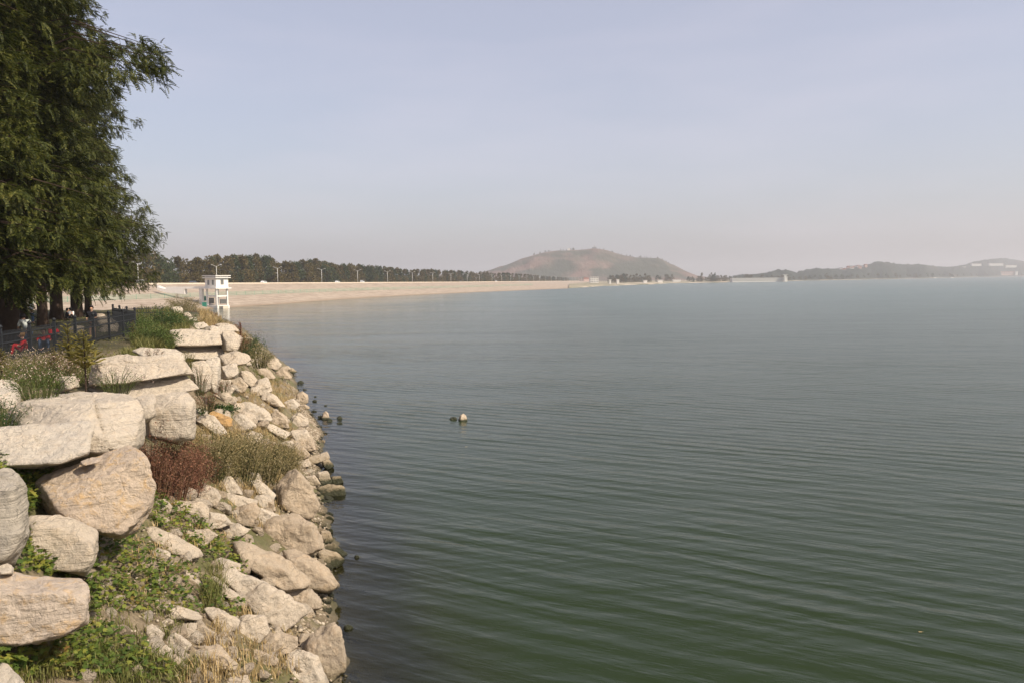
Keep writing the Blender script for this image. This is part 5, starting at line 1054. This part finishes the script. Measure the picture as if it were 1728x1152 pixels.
x_, y_ = txy(72, 36.5); person(x_, y_, gnd(x_, y_), R(30), 'small seated visitor in red between two fence posts', 'sit', 'cloth_red', 'cloth_denim', 'hair_brown')
x_, y_ = txy(88, 41); person(x_, y_, gnd(x_, y_), R(60), 'seated visitor with dark hair and a red top, right of the small seated one', 'sit', 'cloth_red', 'cloth_black', 'hair_black')
x_, y_ = txy(54, 62); person(x_, y_, gnd(x_, y_), R(160), 'distant standing visitor in white seen between shaded trunks', 'stand', 'cloth_white', 'cloth_denim', 'hair_black')
x_, y_ = txy(112, 66); person(x_, y_, gnd(x_, y_), R(120), 'seated visitor in black in the sunlit gap between the two broad trunks', 'sit', 'cloth_black', 'cloth_black', 'hair_black')
x_, y_ = txy(121, 67); person(x_, y_, gnd(x_, y_), R(-120), 'seated visitor in white in the sunlit gap between the two broad trunks', 'sit', 'cloth_white', 'cloth_black', 'hair_black')
for px, Y, s, lb_ in ((126, 50, .5, 'rounded boulder lying in the shaded park left of the standing visitor'), (176, 56, .9, 'pale boulder in the park just right of the standing visitor'), (182, 50, .55, 'sunlit squarish stone low behind the fence corner'), (168, 62, .8, 'flat sunlit stone behind the pale park boulder')):
    x_, y_ = txy(px, Y); o = bpy.data.objects.new('park_stone', BASE[int(s * 10) % 8]); COL.objects.link(o); o.location = (x_, y_, gnd(x_, y_) + s * .25); o.scale = (s, s, s); tag(o, lb_, 'stone')

# ------------------------------------------------------------------ plants
def blades(pos, hgt, lean=0.5, wid=0.012, seed=0):
    rg = np.random.default_rng(seed); n = len(pos); th = rg.uniform(0, 6.28, n); d = np.stack([np.cos(th), np.sin(th), 0 * th], 1); s = np.stack([-np.sin(th), np.cos(th), 0 * th], 1) * wid; hh = hgt * rg.uniform(0.5, 1.1, n); ln = lean * rg.uniform(0.1, 1, n) * hh; V = []
    for t, wv in ((0, 1), (0.5, .8), (1.0, .08)):
        c_ = pos + d * (ln * t * t)[:, None] + np.array([0, 0, 1.0]) * (hh * (t - 0.25 * t * t * lean))[:, None]; V += [c_ - s * wv, c_ + s * wv]
    V = np.stack(V, 1).reshape(-1, 3); q = np.array([(0, 1, 3, 2), (2, 3, 5, 4)]); return V, (q[None] + (np.arange(n) * 6)[:, None, None]).reshape(-1, 4)
def weed(name, label, cat_, P, rad, hgt, nst, lm, sm='dry_stem', leaf=0.07, per=30, tip=None, tipn=8, tips=0.03, spread=0.6, seed=0, narrow=True, low=0.15, group=None):
    """a plant of many branching stems: stems, leaves and (where it has them) blossoms as parts"""
    rg = np.random.default_rng(seed + 100); root = empty(name, tuple(P)); tag(root, label, cat_, group); st = MB(); L = []; D_ = []; TP = []
    for i in range(nst):
        th = rg.uniform(0, 6.28); rr = rad * math.sqrt(rg.uniform(0, 1)); bx, by = math.cos(th) * rr * .45, math.sin(th) * rr * .45; h = hgt * rg.uniform(.6, 1.05) * (1 - .35 * (rr / rad) ** 2); ex, ey = math.cos(th) * rr * (1 + spread * .3) + rg.normal(0, .08 * hgt), math.sin(th) * rr * (1 + spread * .3) + rg.normal(0, .08 * hgt)
        a = np.array([bx, by, -.1]); c_ = np.array([(bx + ex) / 2 * .9, (by + ey) / 2 * .9, h * .6]); e = np.array([ex, ey, h]); st.tube([a, c_, e], [.012 * hgt ** .5, .009 * hgt ** .5, .003], 3)
        u = rg.uniform(low, 1, per); q = a[None] * ((1 - u) ** 2)[:, None] + 2 * c_[None] * (u * (1 - u))[:, None] + e[None] * (u ** 2)[:, None]; w_ = .14 * hgt * (1.05 - u * .6); L.append(q + rg.normal(0, 1, (per, 3)) * w_[:, None] * np.array([1, 1, .6])); D_.append(rg.normal(0, 1, (per, 3)) + np.array([ex, ey, .5]) * .5)
        if tip: TP.append(e[None] + rg.normal(0, 1, (tipn, 3)) * np.array([.09, .09, .07]) * hgt ** .5 - np.array([0, 0, .05]))
    st.build('stems', MATS[sm], root); L = np.concatenate(L); D_ = np.concatenate(D_); V, Fc = scatter(NAR if narrow else DIA, DIAF, L, D_, leaf * rg.uniform(.6, 1.3, len(L)), rg.uniform(0, 6.28, len(L))); mesh_np('leaves', V, Fc, MATS[lm], root)
    if tip:
        TP = np.concatenate(TP); U = DIA * np.array([1, 2, 1]); V, Fc = scatter(U, DIAF, TP, rg.normal(0, 1, (len(TP), 3)), tips * rg.uniform(.6, 1.3, len(TP)), rg.uniform(0, 6.28, len(TP))); mesh_np('flowers', V, Fc, MATS[tip], root)['kind'] = 'stuff'
    return root
def pin(px, py, Y=None):
    if Y is None: return hit(px, py)
    return atY(px, py, Y)
# reddish and olive weeds in the middle of the rubble
for k, (px, py, r, h, lm) in enumerate(((258, 836, .8, 2.2, 'russet_leaf'), (288, 842, .85, 2.1, 'russet_leaf'), (318, 832, .75, 1.6, 'russet_leaf'))):
    weed('red_weed', ('tall dry red-brown weed touching the big boulders', 'dense dry red-brown weed, middle clump of the three', 'lower dry red-brown weed on the lake side of the red clumps')[k], 'weed', pin(px, py), r, h, 60, lm, leaf=.085, per=80, seed=k, tip='russet_leaf', tips=.05)
for k, (px, py, r, h) in enumerate(((352, 806, 1.2, 1.9), (400, 815, 1.25, 2.1), (445, 812, 1.25, 2.2), (478, 800, .8, 1.5))):
    weed('olive_weed', ('olive-brown feathery weed next to the red clumps', 'widest olive-brown feathery weed over the straw', 'olive-brown feathery weed with pale seed heads nearer the water', 'low olive-brown weed at the lake end of the weed patch')[k], 'weed', pin(px, py), r, h, 70, 'olive_leaf', 'green_stem', leaf=.095, per=120, seed=20 + k, tip='straw', tips=.04)
W_ = [
 ('flowering_weed', 'green weed with pale blossoms over the back of the largest boulder', (66, 675), 20.5, .75, 1.05, 44, 'small_leaf', 'blossom', .075, 40),
 ('flowering_weed', 'small-flowered weed growing on the split slab stack', (196, 660), 23.6, .7, .85, 44, 'small_leaf', 'blossom', .05, 26),
 ('flowering_weed', 'dark leafy weed with pinkish blossoms at the left edge of the largest boulder', (4, 735), 19.0, .5, 1.0, 34, 'dark_leaf', 'blossom', .08, 36),
 ('flowering_weed', 'leftmost of the pink-tinged weeds along the fence foot', (10, 640), 26.5, 1.0, 1.0, 44, 'olive_leaf', 'blossom', .07, 34),
 ('flowering_weed', 'second of the pink-tinged weeds along the fence foot, before the crouching visitor', (52, 640), 26.0, 1.0, 1.0, 48, 'olive_leaf', 'blossom', .07, 34),
 ('flowering_weed', 'third of the pink-tinged weeds along the fence foot', (92, 637), 27.0, .9, .85, 44, 'russet_leaf', 'blossom', .06, 32),
 ('flowering_weed', 'pink-tinged weed beneath the sapling', (122, 640), 27.5, .8, .8, 40, 'olive_leaf', 'blossom', .06, 32),
 ('weed', 'tuft of purple-green weeds standing on the flat lens-shaped slab', (262, 606), 33.6, .38, .5, 26, 'russet_leaf', None, .06, 24),
 ('weed', 'thin red stems climbing beside the upright stones', (338, 662), 31.0, .4, 1.15, 22, 'russet_leaf', None, .06, 24),
 ('weed', 'red-brown weed under the cube-like pale block', (350, 690), 29.0, .45, .8, 26, 'russet_leaf', None, .07, 30),
 ('weed', 'small dark weed between the block and the grey-pink stone', (376, 658), 34, .35, .55, 20, 'russet_leaf', None, .06, 24),
 ('orange_weed', 'orange-brown weed growing in the gap between the two slab stacks', (319, 622), 30.5, .22, .75, 20, 'sapling_leaf', None, .06, 26),
 ('green_bush', 'tall dark green bush behind the fence corner', (282, 572), 56.0, 1.1, 2.5, 54, 'dark_leaf', None, .13, 60),
 ('green_bush', 'mid green bush filling the space between fence corner and stack, left part', (248, 588), 44.0, 1.0, 1.7, 52, 'small_leaf', None, .10, 54),
 ('green_bush', 'mid green bush filling the space before the farther stack, right part', (272, 590), 43.0, .9, 1.5, 50, 'small_leaf', None, .10, 54),
 ('green_bush', 'loose yellow-green bush behind the far row of stones', (306, 562), 62.0, 1.3, 1.7, 44, 'small_leaf', None, .12, 46),
 ('green_bush', 'low leafy bush against the fence corner', (238, 565), 52.0, .9, 1.5, 40, 'small_leaf', None, .12, 46),
 ('brown_bush', 'rounded brown-olive bush in front of the dam fence', (311, 524), 97.0, 1.9, 1.8, 60, 'olive_leaf', None, .16, 60),
 ('brown_bush', 'red-brown bush at the water edge below the intake tower', (338, 545), 88.0, 1.5, 1.5, 56, 'russet_leaf', None, .16, 56),
 ('brown_bush', 'thin brown bush sloping to the water right of the topmost far stone', (322, 533), 90.0, 1.3, 1.3, 44, 'olive_leaf', None, .14, 46),
 ('brown_bush', 'low olive bush sloping to the water before the intake tower reflection', (356, 553), 80.0, 1.4, 1.1, 50, 'olive_leaf', None, .14, 50),
 ('brown_bush', 'low rusty bush on the spit between the far stones and the water', (380, 563), 70.0, 1.3, .9, 50, 'russet_leaf', None, .13, 46),
 ('tall_weed', 'dark green plant behind the layered end block, widest by the water', (424, 602), 50.0, .9, 1.6, 44, 'dark_leaf', None, .13, 44),
 ('tall_weed', 'olive plant with rust tips on the lake side of the farther stack', (438, 618), 47.0, .8, 1.3, 40, 'olive_leaf', None, .12, 40),
 ('tall_weed', 'reddish grass tuft right of the layered end block', (408, 590), 48.0, .5, 1.0, 26, 'russet_leaf', None, .1, 30),
 ('leafy_plant', 'bright green leafy plant above the orange stone', (372, 700), None, .75, .55, 40, 'dark_leaf', None, .16, 26),
 ('leafy_plant', 'small dark leafy plant left of the orange stone', (338, 702), None, .4, .35, 22, 'dark_leaf', None, .13, 22),
]
for k, (nm, lb_, (px, py), Y, r, h, ns, lm, tp, lf, per) in enumerate(W_):
    weed(nm, lb_, {'weed': 'weed', 'green_bush': 'bush', 'brown_bush': 'bush', 'leafy_plant': 'plant'}.get(nm, 'weed'), pin(px, py, Y), r, h, ns, lm, 'green_stem', leaf=lf, per=per, tip=tp, tips=.035, tipn=8, seed=40 + k, narrow=nm not in ('leafy_plant', 'green_bush'))
# upright rusty flower spike behind the end block
P = pin(408, 590, 49); r_ = empty('flower_spike', tuple(P)); tag(r_, 'single upright rust-brown seed spike standing above the plants by the water', 'plant')
MB().tube([(0, 0, -.3), (-.03, 0, 1.0), (-.05, 0, 1.55)], [.03, .02, .012], 5).build('stem', MATS['dry_stem'], r_); q = np.random.default_rng(2); n = 420; t = q.uniform(0, 1, n); V, Fc = scatter(DIA * np.array([1, 1.6, 1]), DIAF, np.stack([q.normal(0, .045, n) - .05, q.normal(0, .045, n), .75 + t * .85], 1), q.normal(0, 1, (n, 3)), .07); mesh_np('seed_head', V, Fc, MATS['russet_leaf'], r_)
# saplings: young cypresses with flat golden sprays
SPR2, SPR2F = make_spray(8, 55, .34, .10, .2)
def sapling(px, py, Y, h, label, seed, wide=0.62, low=.25):
    rg = np.random.default_rng(seed); P = pin(px, py, Y); r = empty('sapling', tuple(P)); tag(r, label, 'young tree'); MB().tube([(0, 0, -.3), (.02, 0, h * .5), (0, 0, h)], [.035, .024, .008], 6).build('trunk', MATS['bark'], r); PP = []; DD_ = []; SZ = []
    for i in range(60):
        t = i / 60; z = h * (low + (1 - low) * t); ph = i * 2.4; ln = h * wide * (1 - t * .75) * rg.uniform(.6, 1); d = np.array([math.cos(ph), math.sin(ph), rg.uniform(.1, .9)])
        for j in range(4): u = (j + .3) / 4; PP.append(d * ln * u * .8 + np.array([0, 0, z])); DD_.append(d + rg.normal(0, .3, 3)); SZ.append(ln * .55)
    V, Fc = scatter(SPR2, SPR2F, np.array(PP), np.array(DD_), np.array(SZ), rg.uniform(-.5, .5, len(PP))); mesh_np('crown', V, Fc, MATS['sapling_leaf'], r); return r
sapling(145, 664, 25.5, 1.95, 'golden-green sapling with a dark stem in front of the fence', 1, .33, .4)
sapling(118, 640, 28.5, 1.9, 'broad golden sapling left of the dark-stemmed one', 2, .34)
sapling(92, 636, 27.0, 1.0, 'short narrow golden sapling among the pink-tinged weeds', 3, .3)
sapling(3, 640, 26.0, 1.0, 'golden sapling at the very left edge of the photo', 4, .35)
sapling(226, 590, 45.0, 1.6, 'thin brownish sapling against the fence corner post', 5, .25)
# creepers: lobed leaves spread over earth and stones
LOB = [(0, 0)]; 
for k in range(11):
    a = R(-125 + 25 * k); rr = (1.0 if k % 2 == 1 else .55) * (1 - .25 * abs(k - 5) / 5); LOB.append((.25 + math.cos(a) * rr * .75, math.sin(a) * rr * .75))
LV = np.array([(x, y, -.12 * abs(y) - .05 * x * x) for x, y in LOB]); LF = [(0, i, i + 1) for i in range(1, 11)]
def inpoly(x, y, poly):
    c_ = False; n = len(poly)
    for i in range(n):
        (x1, y1), (x2, y2) = poly[i], poly[(i + 1) % n]
        if (y1 > y) != (y2 > y) and x < (x2 - x1) * (y - y1) / (y2 - y1) + x1: c_ = not c_
    return c_
def patch(poly, n, rg, lift):
    xs = [p[0] for p in poly]; ys = [p[1] for p in poly]; o = []; noise_seed = rg.integers(100)
    while len(o) < n:
        px, py = rg.uniform(min(xs), max(xs)), rg.uniform(min(ys), max(ys))
        if not inpoly(px, py, poly): continue
        if vnoise(np.array([[px / 22, py / 14, noise_seed]]), 4)[0] < -.28 and rg.random() < .85: continue
        P = hit(px, py); o.append((P[0], P[1], float(H(P[0], P[1])) + rg.uniform(*lift)))
    return np.array(o)
CR = [([(150, 900), (232, 885), (262, 925), (330, 975), (425, 1045), (330, 1052), (230, 1045), (160, 1062), (146, 1000)], 1600, 'broad carpet of lobed creeper leaves right of the lowest big slab'),
      ([(238, 845), (262, 840), (335, 878), (385, 930), (446, 975), (400, 985), (300, 915), (248, 885)], 1200, 'upper streak of creeper leaves winding below the red weeds'),
      ([(-10, 783), (75, 790), (92, 830), (100, 872), (40, 878), (-10, 800)], 900, 'creeper leaves in the hollow between the slab and the ochre-stained boulder'),
      ([(-10, 1084), (100, 1078), (150, 1058), (250, 1110), (300, 1160), (-10, 1160)], 1200, 'creeper leaves along the bottom left corner under the lowest big slab'),
      ([(395, 925), (420, 922), (450, 975), (425, 980)], 260, 'small creeper tongue beside the long pointed slab'),
      ([(0, 925), (60, 920), (150, 965), (140, 992), (0, 985)], 500, 'creeper leaves in the gap between the striped boulder and the lowest big slab')]
for k, (poly, n, lb_) in enumerate(CR):
    rg = np.random.default_rng(70 + k); P = patch(poly, n, rg, (.10, .42)); d = rg.normal(0, 1, (n, 3)); d[:, 2] = rg.uniform(-.5, .15, n); V, Fc = scatter(LV, LF, P, d, rg.uniform(.06, .135, n), rg.uniform(-.7, .7, n)); o = mesh_np('creeper', V, Fc, MATS['creeper_leaf']); tag(o, lb_, 'creeper', None, 'stuff')
# grass and straw
GR = [([(320, 730), (500, 720), (505, 800), (440, 845), (380, 835), (330, 790)], 3600, 'straw', .5, 'straw-coloured grass around the olive weeds'),
      ([(450, 630), (505, 665), (500, 700), (465, 690)], 1500, 'straw', .5, 'brown tussock grass above the reddish shore stone'),
      ([(395, 655), (470, 670), (500, 735), (470, 730), (400, 690)], 1500, 'straw', .35, 'thin straw between the pale stones uphill of the beach'),
      ([(398, 590), (430, 600), (480, 640), (470, 655), (420, 640), (398, 620)], 1500, 'grass_blade', .5, 'yellow-green grass lakeside of the farther stack'),
      ([(390, 1030), (500, 1060), (500, 1152), (300, 1160), (330, 1110)], 1100, 'straw', .42, 'dry stalks and straw between the stones at the bottom of the photo'),
      ([(230, 1095), (330, 1120), (300, 1160), (20, 1160), (60, 1110)], 2600, 'grass_blade', .3, 'short green grass at the bottom left corner'),
      ([(140, 990), (250, 1000), (420, 1040), (250, 1090), (140, 1100)], 1300, 'grass_blade', .25, 'green grass mixed with the lower creepers'),
      ([(345, 960), (372, 970), (372, 1040), (345, 1030)], 500, 'grass_blade', .6, 'upright tuft of green blades between the creepers and the long ridged stone'),
      ([(420, 850), (490, 830), (470, 900), (420, 890)], 700, 'straw', .3, 'dry grass uphill of the big pointed boulder'),
      ([(0, 620), (150, 625), (230, 585), (300, 580), (280, 600), (160, 650), (0, 660)], 4200, 'grass_blade', .5, 'tall rough grass along the foot of the iron fence'),
      ([(232, 520), (300, 520), (318, 560), (280, 600), (235, 600)], 5200, 'grass_blade', .8, 'rough green grass between the iron fence and the far row of stones'),
      ([(330, 520), (352, 524), (420, 575), (395, 590), (340, 552)], 3000, 'straw', .8, 'brown grass along the water side of the far row of stones'),
      ([(150, 1080), (300, 1000), (560, 740), (470, 640), (330, 690), (250, 860)], 3600, 'straw', .25, 'sparse dry grass sprouting from gaps all over the rubble slope')]
for k, (poly, n, mt, hg, lb_) in enumerate(GR):
    rg = np.random.default_rng(90 + k); P = patch(poly, n // 12, rg, (-.02, .05)); P = np.repeat(P, 12, 0); P[:, :2] += rg.normal(0, .10, (len(P), 2)); V, Fc = blades(P, hg * np.ones(len(P)), .9, .010 if k not in (9, 10, 11) else .02, 90 + k); o = mesh_np('grass', V, Fc, MATS[mt]); tag(o, lb_, 'grass', None, 'stuff')
# leaf litter and low park grass
rg = np.random.default_rng(9); n = 9000; Y = 28 + 62 * rg.uniform(0, 1, n) ** .8; X = (rg.uniform(-40, 235, n) - 864) / F * Y; P = np.stack([X, Y, H(X, Y)], 1); V, Fc = blades(P, .12 * np.ones(n), .8, .02, 5); o = mesh_np('grass', V, Fc, MATS['grass_blade']); tag(o, 'thin shaded grass on the park ground under the cypresses', 'grass', None, 'stuff')
for k, (px, row, s_) in enumerate(((785, 753, .12), (1550, 1065, .09))):
    P = atZ(px, row, .02); V = LV * s_ * np.array([1.6, .7, .4]); V[:, 2] = V[:, 2] * .3; o = mesh_np('floating_leaf', V, np.array(LF), MATS['straw'], None, tuple(P)); tag(o, ('tiny leaf floating just below the lone stone pair', 'tiny pale leaf floating at the lower right of the lake')[k], 'leaf')

# ------------------------------------------------------------------ haze
b = NB('haze_air'); b.t.nodes.remove(b.p); vp = b.n('ShaderNodeVolumePrincipled'); vp.inputs['Density'].default_value = 0.00021; vp.inputs['Color'].default_value = (0.93, 0.93, 0.95, 1); vp.inputs['Anisotropy'].default_value = 0.2
b.l(vp.outputs[0], b.out.inputs['Volume'])
o = MB().box((500, 4950, 75), (14000, 10100, 170)).build('haze', MATS['haze_air']); tag(o, kind='stuff'); o['label'] = 'pale haze lying over the lake and the far shore'; o['category'] = 'haze'
